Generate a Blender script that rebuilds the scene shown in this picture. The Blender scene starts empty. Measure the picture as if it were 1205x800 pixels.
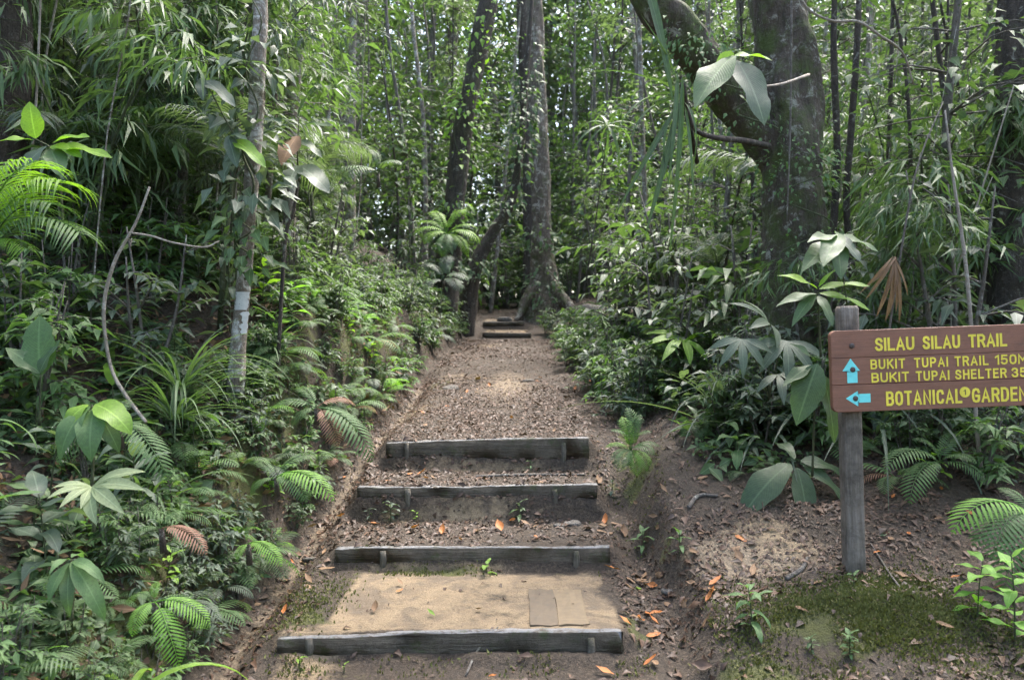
import bpy, math, random
import numpy as np
from mathutils import Vector, Matrix

random.seed(7); RNG = np.random.default_rng(11)
S = bpy.context.scene
COL = S.collection
R = math.radians

# ------------------------------------------------------------------ camera, sky, sun, exposure
CAMZ = 1.6
cam_d = bpy.data.cameras.new("camera"); cam = bpy.data.objects.new("camera", cam_d); COL.objects.link(cam)
cam.location = (0, 0, CAMZ); cam.rotation_euler = (R(90), 0, 0)
cam_d.sensor_width = 36; cam_d.lens = 36*1000/1205
cam_d.clip_start = 0.05; cam_d.clip_end = 1500
cam_d.dof.use_dof = True; cam_d.dof.focus_distance = 4.7; cam_d.dof.aperture_fstop = 3.5
S.camera = cam
SUN_EL, SUN_AZ = R(62), R(35)           # azimuth clockwise from +Y (forward): light from ahead and to the right
W = bpy.data.worlds.new("World"); S.world = W; W.use_nodes = True
wn = W.node_tree.nodes; wl = W.node_tree.links
sky = wn.new("ShaderNodeTexSky"); sky.sky_type = 'NISHITA'; sky.sun_disc = False
sky.sun_elevation = SUN_EL; sky.sun_rotation = SUN_AZ
sky.air_density = 0.95; sky.dust_density = 4.0; sky.ozone_density = 0.5
bg = wn["Background"]; bg.inputs["Strength"].default_value = 0.15
wl.new(sky.outputs[0], bg.inputs["Color"])
sun_d = bpy.data.lights.new("sun", 'SUN'); sun_d.energy = 1.5; sun_d.angle = R(11); sun_d.color = (1, .97, .93)
sun = bpy.data.objects.new("sun", sun_d); COL.objects.link(sun)
sd = Vector((math.sin(SUN_AZ)*math.cos(SUN_EL), math.cos(SUN_AZ)*math.cos(SUN_EL), math.sin(SUN_EL)))
sun.rotation_euler = (-sd).to_track_quat('-Z', 'Y').to_euler(); sun.location = (5, 5, 40)
vs = S.view_settings; vs.view_transform = 'Standard'; vs.look = 'None'; vs.gamma = 1; vs.use_curve_mapping = False
vs.exposure = 2.6
S.render.engine = 'CYCLES'
S.cycles.max_bounces = 8; S.cycles.diffuse_bounces = 5; S.cycles.glossy_bounces = 2
S.cycles.transmission_bounces = 6; S.cycles.transparent_max_bounces = 4
S.cycles.use_denoising = True
S.cycles.caustics_reflective = False; S.cycles.caustics_refractive = False

# ------------------------------------------------------------------ noise and terrain
def _hash(ix, iy, seed):
    n = (ix.astype(np.int64)*374761393 + iy.astype(np.int64)*668265263 + seed*1274126177) & 0x7fffffff
    n = ((n ^ (n >> 13))*1274126177) & 0x7fffffff
    n = n ^ (n >> 16)
    return (n & 0xffff)/65535.0
def vnoise(x, y, seed=0):
    x = np.asarray(x, float); y = np.asarray(y, float)
    ix = np.floor(x); iy = np.floor(y); fx = x-ix; fy = y-iy
    fx = fx*fx*(3-2*fx); fy = fy*fy*(3-2*fy)
    a = _hash(ix, iy, seed); b = _hash(ix+1, iy, seed); c = _hash(ix, iy+1, seed); d = _hash(ix+1, iy+1, seed)
    return (a*(1-fx)+b*fx)*(1-fy)+(c*(1-fx)+d*fx)*fy - .5
def fbm(x, y, seed=0, oct=4):
    s = 0; a = 1.
    for k in range(oct):
        s = s+a*vnoise(x*2**k, y*2**k, seed+k*17); a *= .5
    return s
def sstep(a, b, x):
    t = np.clip((x-a)/(b-a), 0, 1); return t*t*(3-2*t)
def lerpt(tab, y):
    return np.interp(y, [t[0] for t in tab], [t[1] for t in tab])

# y, x0, x1, z of the top edge, height of the timber, stakes
STEPS = [(3.80, -1.03, .485, .290, .092, (-.90, .35)),
         (4.75, -.97, .535, .440, .088, (.355, -.72)),
         (5.40, -.97, .530, .670, .082, (.27, -.66)),
         (6.00, -.875, .530, .890, .145, (-.745, .36)),
         (14.6, -.50, .32, 1.72, .07, ()),
         (16.2, -.54, .22, 1.95, .07, ())]
PATH = [(-3, -.2), (0, 0), (2.5, .06), (3.1, .10), (3.6, .165), (3.755, .182), (3.768, .205), (3.80, .205), (3.805, .285), (4.70, .318), (4.718, .364), (4.75, .364), (4.755, .435), (5.335, .463), (5.362, .602), (5.395, .602), (5.40, .665),
        (5.925, .683), (5.96, .765), (5.99, .765), (5.995, .885), (14.56, 1.60), (14.57, 1.64), (14.61, 1.66), (14.62, 1.715), (16.17, 1.80), (16.18, 1.86), (16.21, 1.88), (16.22, 1.94), (17.5, 2.05), (20, 2.3), (26, 2.7), (60, 4.5), (400, 8)]
RAMP = [(-3, -.2), (0, 0), (2.5, .06), (3.1, .10), (3.8, .23), (4.75, .37), (5.4, .55), (6.0, .78), (6.6, .935), (14.4, 1.585), (16.2, 1.88), (17.5, 2.05),
        (20, 2.3), (26, 2.7), (60, 4.5), (400, 8)]
XL = [(0, -1.2), (3, -1.24), (3.7, -1.27), (4.75, -1.24), (5.4, -1.16), (6, -1.08), (7, -.96), (8, -.97), (10, -1.02), (12, -.92), (14, -.78), (17, -.66), (20, -.7), (400, -.7)]
XR = [(0, .7), (3, .70), (3.8, .74), (4.75, .72), (5.4, .66), (6, .66), (6.8, .80), (9, .90), (12, .93), (14, .90), (17, .3), (20, .4), (400, .4)]
HB = [(0, .12), (3, .26), (4, .46), (5, .70), (6, .84), (7, .80), (9, .70), (12, .52), (16, .50), (400, .5)]
RIGHT = [(-3, -.1), (0, .05), (3, .17), (3.5, .24), (3.9, .365), (4.3, .43), (5, .70), (5.5, .88), (6, 1.0), (7, 1.18), (8, 1.31), (10, 1.5), (14, 1.9), (20, 2.55), (30, 3.2), (60, 4.7), (400, 8)]

def H(x, y, detail=True):
    x = np.asarray(x, float); y = np.asarray(y, float)
    zp = lerpt(PATH, y); zr = lerpt(RAMP, y); xl = lerpt(XL, y); xr = lerpt(XR, y)
    wob = fbm(x*2.3, y*2.3, 5, 3)
    xl = xl+.05*fbm(y*3, y*0+1, 9, 3); xr = xr+.06*fbm(y*3, y*0+4, 12, 3)
    # extent of the made treads
    ts = [(s[0], s[1]) for s in STEPS]; te = [(s[0], s[2]) for s in STEPS]
    x0 = np.where(y < 6.5, lerpt(ts[:4], y), -.5); x1 = np.where(y < 6.5, lerpt(te[:4], y), .25)
    m = sstep(x0-.10, x0-.005, x)*(1-sstep(x1+.005, x1+.12, x))
    base = zr*(1-m)+zp*m
    # left gully and cut bank
    t = xl-x
    gully = -.07*np.exp(-((t+.02)/.09)**2)*(1-sstep(8, 12, y))
    hb = lerpt(HB, y)*(1+.25*fbm(y*1.3, y*0, 3, 3))
    tw = np.clip(t-.05, 0, None)
    bank = hb*sstep(0, .30, tw)*(1+.10*wob)+.40*np.clip(tw-.12, 0, 5)+.22*np.clip(tw-5.1, 0, 12)+.02*np.clip(tw-17, 0, None)
    # right shoulder
    u = x-xr
    chan = -.055*np.exp(-((u-.02)/.10)**2)*(1-sstep(5, 6, y))
    r = lerpt(RIGHT, y)
    rs = sstep(.02, np.interp(y, [5, 7, 12], [.22, .8, 1.3]), u)
    z = base*(1-rs)+(r+.05*np.clip(u-.4, 0, 20))*rs
    z = z+gully+chan+bank
    off = np.where(t > 0, 1., np.where(u > 0, 1., .35))*np.where(m > .5, .45, 1)
    z = z+off*(.05*fbm(x*1.7, y*1.7, 31, 3)*sstep(0, .6, np.abs(x)))
    z = z+.05*np.exp(-((x-1.55)/.42)**2-((y-3.80)/.24)**2)+.03*np.exp(-((x-1.2)/.12)**2-((y-4.5)/.12)**2)
    for q, st in enumerate(STEPS[:4]):   # earth washed up against the timbers
        z = z+.085*np.clip(fbm(x*3.1+q*7.7, x*0+q*3.3, 300, 3)+.10, 0, .8)*np.exp(-((y-(st[0]-.065))/.035)**2)*m
    if detail:
        z = z+off*.022*fbm(x*8, y*8, 41, 3)+.006*fbm(x*26, y*26, 51, 2)
    return z
def Hs(x, y): return float(H(np.array([x]), np.array([y]))[0])
def at(px, py, d): return Vector(((px-602.5)/1000*d, d, CAMZ-(py-400)/1000*d))
def gx(px, d): return (px-602.5)/1000*d

# ------------------------------------------------------------------ mesh helpers
class MB:
    """collects tris / quads with a tint and a uv per vertex"""
    def __init__(s): s.v = []; s.t = []; s.q = []; s.c = []; s.uv = []; s.n = 0
    def add(s, v, tris=None, quads=None, tint=.5, uv=None):
        v = np.asarray(v, float).reshape(-1, 3); k = len(v)
        s.v.append(v)
        s.c.append(np.broadcast_to(np.asarray(tint, float), (k,)))
        s.uv.append(np.zeros((k, 2)) if uv is None else np.asarray(uv, float))
        if tris is not None and len(tris): s.t.append(np.asarray(tris, int)+s.n)
        if quads is not None and len(quads): s.q.append(np.asarray(quads, int)+s.n)
        s.n += k
    def mesh(s, name, mat, smooth=True):
        me = bpy.data.meshes.new(name)
        V = np.concatenate(s.v); C = np.concatenate(s.c); UV = np.concatenate(s.uv)
        T = np.concatenate(s.t) if s.t else np.zeros((0, 3), int)
        Q = np.concatenate(s.q) if s.q else np.zeros((0, 4), int)
        loops = np.concatenate([T.ravel(), Q.ravel()]).astype(np.int32)
        tot = np.concatenate([np.full(len(T), 3), np.full(len(Q), 4)]).astype(np.int32)
        st = np.concatenate([[0], np.cumsum(tot)[:-1]]).astype(np.int32)
        me.vertices.add(len(V)); me.vertices.foreach_set("co", V.astype(np.float32).ravel())
        me.loops.add(len(loops)); me.loops.foreach_set("vertex_index", loops)
        me.polygons.add(len(tot)); me.polygons.foreach_set("loop_start", st)
        try: me.polygons.foreach_set("loop_total", tot)
        except Exception: pass
        me.update(calc_edges=True)
        a = me.attributes.new("tint", 'FLOAT', 'POINT'); a.data.foreach_set("value", C.astype(np.float32))
        u = me.uv_layers.new(name="UVMap"); u.data.foreach_set("uv", UV[loops].astype(np.float32).ravel())
        me.polygons.foreach_set("use_smooth", np.full(len(tot), smooth))
        if mat: me.materials.append(mat)
        return me
def obj(name, data, parent=None, M=None):
    o = bpy.data.objects.new(name, data); COL.objects.link(o)
    if parent is not None: o.parent = parent
    if M is not None: o.matrix_basis = M
    return o
def tag(o, label=None, cat=None, group=None, kind=None):
    if label: o['label'] = label
    if cat: o['category'] = cat
    if group: o['group'] = group
    if kind: o['kind'] = kind
    return o
def thing(name, label, cat, group=None, loc=(0, 0, 0), rz=0, sc=1):
    o = bpy.data.objects.new(name, None); COL.objects.link(o)
    o.empty_display_size = .1
    o.location = loc; o.rotation_euler = (0, 0, rz); o.scale = (sc,)*3
    return tag(o, label, cat, group)
def dup(root):
    r = root.copy(); COL.objects.link(r)
    for ch in list(root.children):
        c = ch.copy(); COL.objects.link(c); c.parent = r
        for g in ch.children:
            d = g.copy(); COL.objects.link(d); d.parent = c
    return r

def frame(d, up):
    d = Vector(d).normalized(); x = d.cross(Vector(up))
    if x.length < 1e-4: x = d.cross(Vector((1, 0, .3)))
    x.normalize(); n = x.cross(d)
    return x, d, n
def place(p, d, up, s=1, sx=None):
    x, y, z = frame(d, up); a = (sx or s)
    return Matrix(((x.x*a, y.x*s, z.x*s, p[0]), (x.y*a, y.y*s, z.y*s, p[1]), (x.z*a, y.z*s, z.z*s, p[2]), (0, 0, 0, 1)))

def tube(mb, pts, rad, sides=6, tint=.5, cap=True, lump=0., lumpf=3., seed=0, lump2=0.):
    pts = np.array([tuple(p) for p in pts], float); n = len(pts)
    rad = np.interp(np.linspace(0, 1, n), np.linspace(0, 1, len(rad)), rad) if hasattr(rad, '__len__') else np.full(n, rad)
    tg = np.gradient(pts, axis=0); tg /= np.linalg.norm(tg, axis=1)[:, None]+1e-9
    ref = np.array([1., 0, 0]) if abs(tg[0, 0]) < .9 else np.array([0, 1., 0])
    V = []; UV = []; ln = 0
    for i in range(n):
        a = ref-tg[i]*ref.dot(tg[i]); a /= np.linalg.norm(a)+1e-9; b = np.cross(tg[i], a); ref = a
        if i: ln += np.linalg.norm(pts[i]-pts[i-1])
        th = np.linspace(0, 2*np.pi, sides, endpoint=False)
        r = np.full(sides, rad[i])
        if lump: r = r*(1+lump*(fbm(np.cos(th)*1.5+seed*3.1, ln*lumpf+np.sin(th)*1.5, 60+seed, 4)))
        if lump2: r = r+lump2*(np.abs(fbm(th*5.5+seed, np.full(sides, ln*5.), 160+seed, 3))-.2)
        V.append(pts[i]+np.outer(np.cos(th)*r, a)+np.outer(np.sin(th)*r, b)); UV.append(np.stack([th/6.283, np.full(sides, ln)], 1))
    V = np.concatenate(V); UV = np.concatenate(UV); Q = []
    for i in range(n-1):
        for k in range(sides):
            k2 = (k+1) % sides
            Q.append((i*sides+k, i*sides+k2, (i+1)*sides+k2, (i+1)*sides+k))
    T = []
    if cap:
        V = np.concatenate([V, pts[:1], pts[-1:]]); UV = np.concatenate([UV, [[0, 0], [0, ln]]])
        a, b = n*sides, n*sides+1
        for k in range(sides):
            k2 = (k+1) % sides
            T.append((a, k2, k)); T.append((b, (n-1)*sides+k, (n-1)*sides+k2))
    mb.add(V, T, Q, tint, UV)
def spline(pts, n):
    """Catmull-Rom through the points"""
    P = [np.array(tuple(p), float) for p in pts]; P = [2*P[0]-P[1]]+P+[2*P[-1]-P[-2]]
    out = []; m = len(P)-3
    for k in range(n):
        t = k/(n-1)*m; i = min(int(t), m-1); f = t-i
        a, b, c, d = P[i:i+4]
        out.append(.5*((2*b)+(-a+c)*f+(2*a-5*b+4*c-d)*f*f+(-a+3*b-3*c+d)*f**3))
    return out

def leaf(mb, p, d, up, L, Wd, droop=.6, fold=.15, segs=5, tint=.5, shape=.9, wav=0., sharp=1.0):
    """one blade: bends down along its length, folded along the midrib"""
    x, y, z = [np.array(v) for v in frame(d, up)]
    p = np.array(tuple(p), float); ang = 0; V = []; UV = []
    for i in range(segs+1):
        t = i/segs
        w = Wd*.5*max(math.sin(math.pi*min(1, t**shape)), 0)**sharp
        if i == 0: w = Wd*.03
        yy = y*math.cos(ang)-z*math.sin(ang); zz = z*math.cos(ang)+y*math.sin(ang)
        lift = fold*w; wv = wav*w*math.sin(t*9)
        if wav: w = w*(1+.05*math.sin(t*17+1.3)+.03*math.sin(t*31))
        V += [p-x*w+zz*(lift+wv), p, p+x*w+zz*(lift-wv)]
        UV += [(0, t), (.5, t), (1, t)]
        p = p+yy*(L/segs); ang += droop/segs
    Q = []
    for i in range(segs):
        a = i*3; Q += [(a, a+1, a+4, a+3), (a+1, a+2, a+5, a+4)]
    mb.add(V, None, Q, tint, UV)

def cheap_leaves(mb, P, D, U, L, Wd, tint, fold=.12, bend=.15):
    """many four-triangle leaves at once"""
    P = np.asarray(P, float); D = np.asarray(D, float); n = len(P)
    if n == 0: return
    D = D/(np.linalg.norm(D, axis=1)[:, None]+1e-9)
    X = np.cross(D, U); X /= np.linalg.norm(X, axis=1)[:, None]+1e-9
    N = np.cross(X, D)
    L = np.broadcast_to(L, (n,))[:, None]; Wd = np.broadcast_to(Wd, (n,))[:, None]
    mid = P+D*L*.45+N*L*.05
    V = np.stack([P, mid-X*Wd*.5+N*Wd*fold, mid, mid+X*Wd*.5+N*Wd*fold, P+D*L-N*L*bend], 1).reshape(-1, 3)
    T = np.array([(0, 2, 1), (0, 3, 2), (1, 2, 4), (2, 3, 4)])
    T = (T[None]+np.arange(n)[:, None, None]*5).reshape(-1, 3)
    uv = np.tile(np.array([(.5, 0), (0, .45), (.5, .45), (1, .45), (.5, 1)]), (n, 1))
    mb.add(V, T, None, np.repeat(np.broadcast_to(tint, (n,)), 5), uv)

# ------------------------------------------------------------------ materials
def newmat(name):
    m = bpy.data.materials.new(name); m.use_nodes = True
    nt = m.node_tree; return m, nt, nt.nodes, nt.links, nt.nodes["Principled BSDF"]
def nd(N, t, **kw):
    n = N.new(t)
    for k, v in kw.items(): setattr(n, k, v)
    return n
def ramp(N, L, src, stops):
    r = N.new("ShaderNodeValToRGB"); e = r.color_ramp.elements
    while len(e) < len(stops): e.new(.5)
    for i, (p, c) in enumerate(stops):
        e[i].position = p; e[i].color = (*c, 1) if hasattr(c, '__len__') else (c, c, c, 1)
    L.new(src, r.inputs[0]); return r.outputs[0]
def mixc(N, L, f, a, b, mode='MIX'):
    m = N.new("ShaderNodeMix"); m.data_type = 'RGBA'; m.blend_type = mode
    for k, v in ((0, f), (6, a), (7, b)):
        if isinstance(v, (int, float)): m.inputs[k].default_value = v
        elif isinstance(v, tuple): m.inputs[k].default_value = (*v, 1)
        else: L.new(v, m.inputs[k])
    return m.outputs[2]
def noise(N, L, scale, detail=4, rough=.6, vec=None, dist=0):
    n = N.new("ShaderNodeTexNoise"); n.inputs["Scale"].default_value = scale; n.inputs["Detail"].default_value = detail
    n.inputs["Roughness"].default_value = rough; n.inputs["Distortion"].default_value = dist
    if vec is not None: L.new(vec, n.inputs["Vector"])
    return n.outputs[0]
def mth(N, L, op, a, b=None, clamp=False):
    m = N.new("ShaderNodeMath"); m.operation = op; m.use_clamp = clamp
    for k, v in ((0, a), (1, b)):
        if v is None: continue
        if isinstance(v, (int, float)): m.inputs[k].default_value = v
        else: L.new(v, m.inputs[k])
    return m.outputs[0]
def bump(N, L, h, strength, dist, B):
    b = N.new("ShaderNodeBump"); b.inputs["Strength"].default_value = strength; b.inputs["Distance"].default_value = dist
    L.new(h, b.inputs["Height"]); L.new(b.outputs[0], B.inputs["Normal"])

def leaf_mat(name, c0, c1, rough=.4, transl=.34, back=None, vein=.35, old=(.16, .12, .03), oldamt=.06, spec=.5):
    m, nt, N, L, B = newmat(name)
    at_ = nd(N, "ShaderNodeAttribute", attribute_name="tint"); oi = N.new("ShaderNodeObjectInfo")
    f = mth(N, L, 'ADD', mth(N, L, 'MULTIPLY', at_.outputs["Fac"], .75), mth(N, L, 'MULTIPLY', oi.outputs["Random"], .25))
    c = ramp(N, L, f, [(0, c0), (.92-oldamt, c1), (1, old)])
    g = N.new("ShaderNodeTexCoord")
    blot = noise(N, L, 26, 3, .6, g.outputs["Object"])
    c = mixc(N, L, 1.0, c, ramp(N, L, blot, [(.3, .78), (.7, 1.16)]), 'MULTIPLY')
    uv = N.new("ShaderNodeSeparateXYZ"); L.new(g.outputs["UV"], uv.inputs[0])
    d = mth(N, L, 'ABSOLUTE', mth(N, L, 'SUBTRACT', uv.outputs[0], .5))
    if vein:
        rib = ramp(N, L, d, [(.012, 1.), (.05, 0.)])
        sv = mth(N, L, 'SINE', mth(N, L, 'MULTIPLY', mth(N, L, 'SUBTRACT', uv.outputs[1], mth(N, L, 'MULTIPLY', d, .5)), 75))
        svm = mth(N, L, 'MULTIPLY', mth(N, L, 'POWER', mth(N, L, 'ABSOLUTE', sv), 8), .28)
        c = mixc(N, L, mth(N, L, 'MULTIPLY', mth(N, L, 'MAXIMUM', rib, svm), vein), c, tuple(min(1, v*2.2+.05) for v in c1))
        bump(N, L, mth(N, L, 'ADD', svm, mth(N, L, 'MULTIPLY', blot, .8)), .35, .004, B)
    c = mixc(N, L, ramp(N, L, noise(N, L, 17, 5, .75, g.outputs['Object'], .5), [(.66, 0.), (.71, .75)]), c, (.12, .085, .035))
    geo = N.new("ShaderNodeNewGeometry")
    c = mixc(N, L, mth(N, L, 'MULTIPLY', geo.outputs["Backfacing"], .6), c, back or tuple(v*1.25+.02 for v in c1))
    L.new(c, B.inputs["Base Color"])
    L.new(ramp(N, L, blot, [(.3, rough-.04), (.7, rough+.16)]), B.inputs["Roughness"])
    B.inputs["Specular IOR Level"].default_value = spec*.85
    tr = N.new("ShaderNodeBsdfTranslucent")
    L.new(mixc(N, L, 1., c, (1.15, 1.4, .52), 'MULTIPLY'), tr.inputs["Color"])
    mx = N.new("ShaderNodeMixShader"); mx.inputs[0].default_value = transl
    L.new(B.outputs[0], mx.inputs[1]); L.new(tr.outputs[0], mx.inputs[2])
    L.new(mx.outputs[0], N["Material Output"].inputs["Surface"])
    return m
ML = dict(
    dark=leaf_mat("leaf_dark_green", (.030, .054, .025), (.072, .118, .05), .38),
    mid=leaf_mat("leaf_mid_green", (.046, .086, .034), (.105, .165, .066), .40),
    grey=leaf_mat("leaf_grey_green", (.055, .082, .056), (.112, .148, .098), .38, spec=.5),
    bright=leaf_mat("leaf_fresh_green", (.11, .235, .025), (.21, .34, .04), .42, .4),
    fern=leaf_mat("fern_green", (.062, .122, .04), (.118, .20, .072), .5, .35, vein=.2),
    fernbright=leaf_mat("fern_fresh_green", (.12, .26, .035), (.19, .36, .06), .5, .42, vein=.2),
    fernpink=leaf_mat("fern_withered_pink", (.20, .09, .06), (.34, .19, .13), .6, .25, vein=.1, old=(.3, .2, .12)),
    pale=leaf_mat("leaf_pale_olive", (.16, .20, .10), (.26, .31, .16), .5, .3),
    dead=leaf_mat("leaf_dead_brown", (.10, .055, .03), (.28, .17, .09), .65, .1, vein=.2, old=(.35, .24, .14), back=(.22, .14, .08)),
    litter=leaf_mat("leaf_litter_brown", (.028, .018, .013), (.14, .075, .042), .55, .05, vein=0, old=(.30, .17, .09), oldamt=.05, back=(.1, .06, .04)),
    orange=leaf_mat("leaf_fallen_orange", (.30, .085, .02), (.46, .17, .04), .5, .1, vein=.2, old=(.4, .25, .1), back=(.36, .16, .06)),
)
def bark_mat(name, c0, c1, lichen=(.42, .42, .36), la=.5, moss=.3, scale=1.):
    m, nt, N, L, B = newmat(name)
    tc = N.new("ShaderNodeTexCoord"); mp = N.new("ShaderNodeMapping"); mp.inputs["Scale"].default_value = (scale, scale, scale*.25)
    L.new(tc.outputs["Object"], mp.inputs[0])
    n1 = noise(N, L, 22, 6, .7, mp.outputs[0]); c = ramp(N, L, n1, [(.3, c0), (.68, c1)])
    n2 = noise(N, L, 9*scale, 6, .75, tc.outputs["Object"], .6)
    c = mixc(N, L, ramp(N, L, n2, [(.60-.1*la, 0.), (.66-.06*la, min(1, la*1.6))]), c, lichen)
    n4 = noise(N, L, 42*scale, 4, .7, tc.outputs["Object"])
    c = mixc(N, L, mth(N, L, 'MULTIPLY', ramp(N, L, n4, [(.58, 0.), (.66, 1.)]), ramp(N, L, n2, [(.42, 0.), (.56, la)])), c, lichen)
    n3 = noise(N, L, 4.2*scale, 7, .72, tc.outputs["Object"])
    c = mixc(N, L, ramp(N, L, n3, [(.64-.28*moss, 0.), (.76-.2*moss, min(1, moss*1.8))]), c, mixc(N, L, n2, (.03, .05, .01), (.10, .13, .03)))
    L.new(c, B.inputs["Base Color"]); B.inputs["Roughness"].default_value = .85
    bump(N, L, mth(N, L, 'ADD', mth(N, L, 'ADD', n1, mth(N, L, 'MULTIPLY', n4, .5)), mth(N, L, 'MULTIPLY', n3, 1.2)), 1., .035, B)
    return m
MB_ = dict(
    dark=bark_mat("bark_dark", (.022, .017, .013), (.09, .07, .055), la=.30, moss=.25),
    mossy=bark_mat("bark_mossy", (.026, .020, .014), (.11, .085, .062), la=.40, moss=.66),
    pale=bark_mat("bark_pale", (.10, .082, .062), (.27, .225, .18), lichen=(.52, .51, .46), la=1.0, moss=.4),
    patch=bark_mat("bark_patched", (.06, .045, .035), (.19, .15, .115), lichen=(.40, .37, .31), la=.75, moss=.5),
    grey=bark_mat("bark_grey", (.07, .06, .05), (.20, .175, .15), la=.4, moss=.3),
    green=bark_mat("stem_green", (.035, .05, .018), (.09, .10, .045), la=.1, moss=.3),
    stick=bark_mat("stick_pale", (.20, .165, .13), (.42, .37, .31), lichen=(.5, .48, .42), la=.4, moss=.1),
)
def ground_mat():
    m, nt, N, L, B = newmat("forest_soil")
    tc = N.new("ShaderNodeTexCoord"); o = tc.outputs["Object"]
    A = {k: nd(N, "ShaderNodeAttribute", attribute_name=k).outputs["Fac"] for k in ("moss", "sand", "clay")}
    f = noise(N, L, 60, 6, .75, o); g = noise(N, L, 9, 6, .7, o); s = noise(N, L, 220, 3, .6, o)
    c = ramp(N, L, f, [(.25, (.021, .0155, .011)), (.5, (.060, .045, .032)), (.75, (.15, .114, .078))])
    c = mixc(N, L, 1., c, ramp(N, L, g, [(.3, .7), (.7, 1.35)]), 'MULTIPLY')
    def msk(a, lo=.35, hi=.62, k=.55):
        return ramp(N, L, mth(N, L, 'ADD', mth(N, L, 'MULTIPLY', a, 1.), mth(N, L, 'MULTIPLY', mth(N, L, 'SUBTRACT', mth(N, L, 'ADD', mth(N, L, 'MULTIPLY', g, .7), mth(N, L, 'MULTIPLY', f, .3)), .5), k*2.)), [(lo, 0.), (hi, 1.)])
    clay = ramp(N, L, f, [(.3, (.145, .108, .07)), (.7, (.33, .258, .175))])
    c = mixc(N, L, msk(A["clay"]), c, clay)  # pale clay tone, also used for the light patch painted on the path
    sand = mixc(N, L, 1., ramp(N, L, g, [(.28, (.12, .092, .06)), (.45, (.29, .215, .13)), (.72, (.39, .295, .185))]), ramp(N, L, s, [(.3, .62), (.6, 1.12)]), 'MULTIPLY')
    g2 = noise(N, L, 3.4, 5, .7, o, .8)
    sand = mixc(N, L, ramp(N, L, g2, [(.46, 0.), (.60, .8)]), sand, mixc(N, L, f, (.09, .07, .05), (.22, .17, .12)))
    c = mixc(N, L, msk(A["sand"]), c, sand)
    moss = mixc(N, L, 1., ramp(N, L, g, [(.3, (.045, .05, .018)), (.7, (.12, .122, .04))]), ramp(N, L, s, [(.3, .6), (.65, 1.25)]), 'MULTIPLY')
    c = mixc(N, L, msk(A["moss"], .42, .60, .8), c, moss)
    L.new(c, B.inputs["Base Color"])
    L.new(ramp(N, L, g, [(.35, .6), (.6, .92)]), B.inputs["Roughness"]); B.inputs["Specular IOR Level"].default_value = .35
    bump(N, L, mth(N, L, 'ADD', mth(N, L, 'ADD', f, mth(N, L, 'MULTIPLY', s, .35)), mth(N, L, 'MULTIPLY', g, 1.0)), 1., .018, B)
    return m
M_GROUND = ground_mat()
def wood_mat(name, c0, c1, moss=.3, axis=0):
    m, nt, N, L, B = newmat(name)
    tc = N.new("ShaderNodeTexCoord"); mp = N.new("ShaderNodeMapping"); sc = [30, 30, 30]; sc[axis] = 1.6
    mp.inputs["Scale"].default_value = sc; L.new(tc.outputs["Object"], mp.inputs[0])
    g = noise(N, L, 2.2, 6, .7, mp.outputs[0], .4); b = noise(N, L, 5, 6, .7, tc.outputs["Object"])
    c = ramp(N, L, g, [(.3, c0), (.7, c1)])
    c = mixc(N, L, ramp(N, L, b, [(.42, 0.), (.62, .75)]), c, (.058, .05, .038))
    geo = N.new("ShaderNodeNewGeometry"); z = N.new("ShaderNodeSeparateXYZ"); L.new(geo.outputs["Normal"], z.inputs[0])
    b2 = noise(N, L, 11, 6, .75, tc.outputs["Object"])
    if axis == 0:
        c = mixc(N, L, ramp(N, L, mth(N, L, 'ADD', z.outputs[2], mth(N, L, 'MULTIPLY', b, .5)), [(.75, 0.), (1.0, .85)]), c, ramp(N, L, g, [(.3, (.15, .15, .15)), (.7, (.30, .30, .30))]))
    c = mixc(N, L, ramp(N, L, b2, [(.62-.22*moss, 0.), (.74-.2*moss, min(1, moss*1.7))]), c, (.055, .068, .022))
    b3 = noise(N, L, 14, 6, .8, tc.outputs["Object"], .8)
    if axis == 0: c = mixc(N, L, ramp(N, L, b3, [(.50, 0.), (.60, .8)]), c, mixc(N, L, g, (.05, .04, .03), (.125, .098, .07)))
    L.new(c, B.inputs["Base Color"]); B.inputs["Roughness"].default_value = .85; B.inputs["Specular IOR Level"].default_value = .3
    bump(N, L, mth(N, L, 'ADD', mth(N, L, 'ADD', g, b), mth(N, L, 'MULTIPLY', b3, .8)), 1., .014, B)
    return m
M_BEAM = wood_mat("weathered_timber", (.070, .057, .042), (.20, .165, .122), .42)
M_POST = wood_mat("weathered_post", (.14, .115, .092), (.31, .265, .22), .12, 2)
M_STAKE = wood_mat("stake_timber", (.085, .074, .058), (.22, .195, .155), .45, 2)
def paint_mat(name, c, rough=.5, wear=.12, wearc=(.5, .42, .36), sc=14):
    m, nt, N, L, B = newmat(name)
    tc = N.new("ShaderNodeTexCoord"); n = noise(N, L, sc, 6, .7, tc.outputs["Object"]); s = noise(N, L, 70, 4, .7, tc.outputs["Object"])
    k = mixc(N, L, 1., c, ramp(N, L, n, [(.3, .72 if rough > .8 else .82), (.7, 1.25 if rough > .8 else 1.12)]), 'MULTIPLY')
    k = mixc(N, L, ramp(N, L, s, [(.64, 0.), (.78, wear*3)]), k, wearc)
    L.new(k, B.inputs["Base Color"]); L.new(ramp(N, L, n, [(.3, rough-.1), (.7, rough+.15)]), B.inputs["Roughness"])
    bump(N, L, s, .15, .003, B)
    return m
M_SIGN = paint_mat("sign_brown_paint", (.185, .075, .046), .45, .06, (.28, .16, .11))
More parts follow.
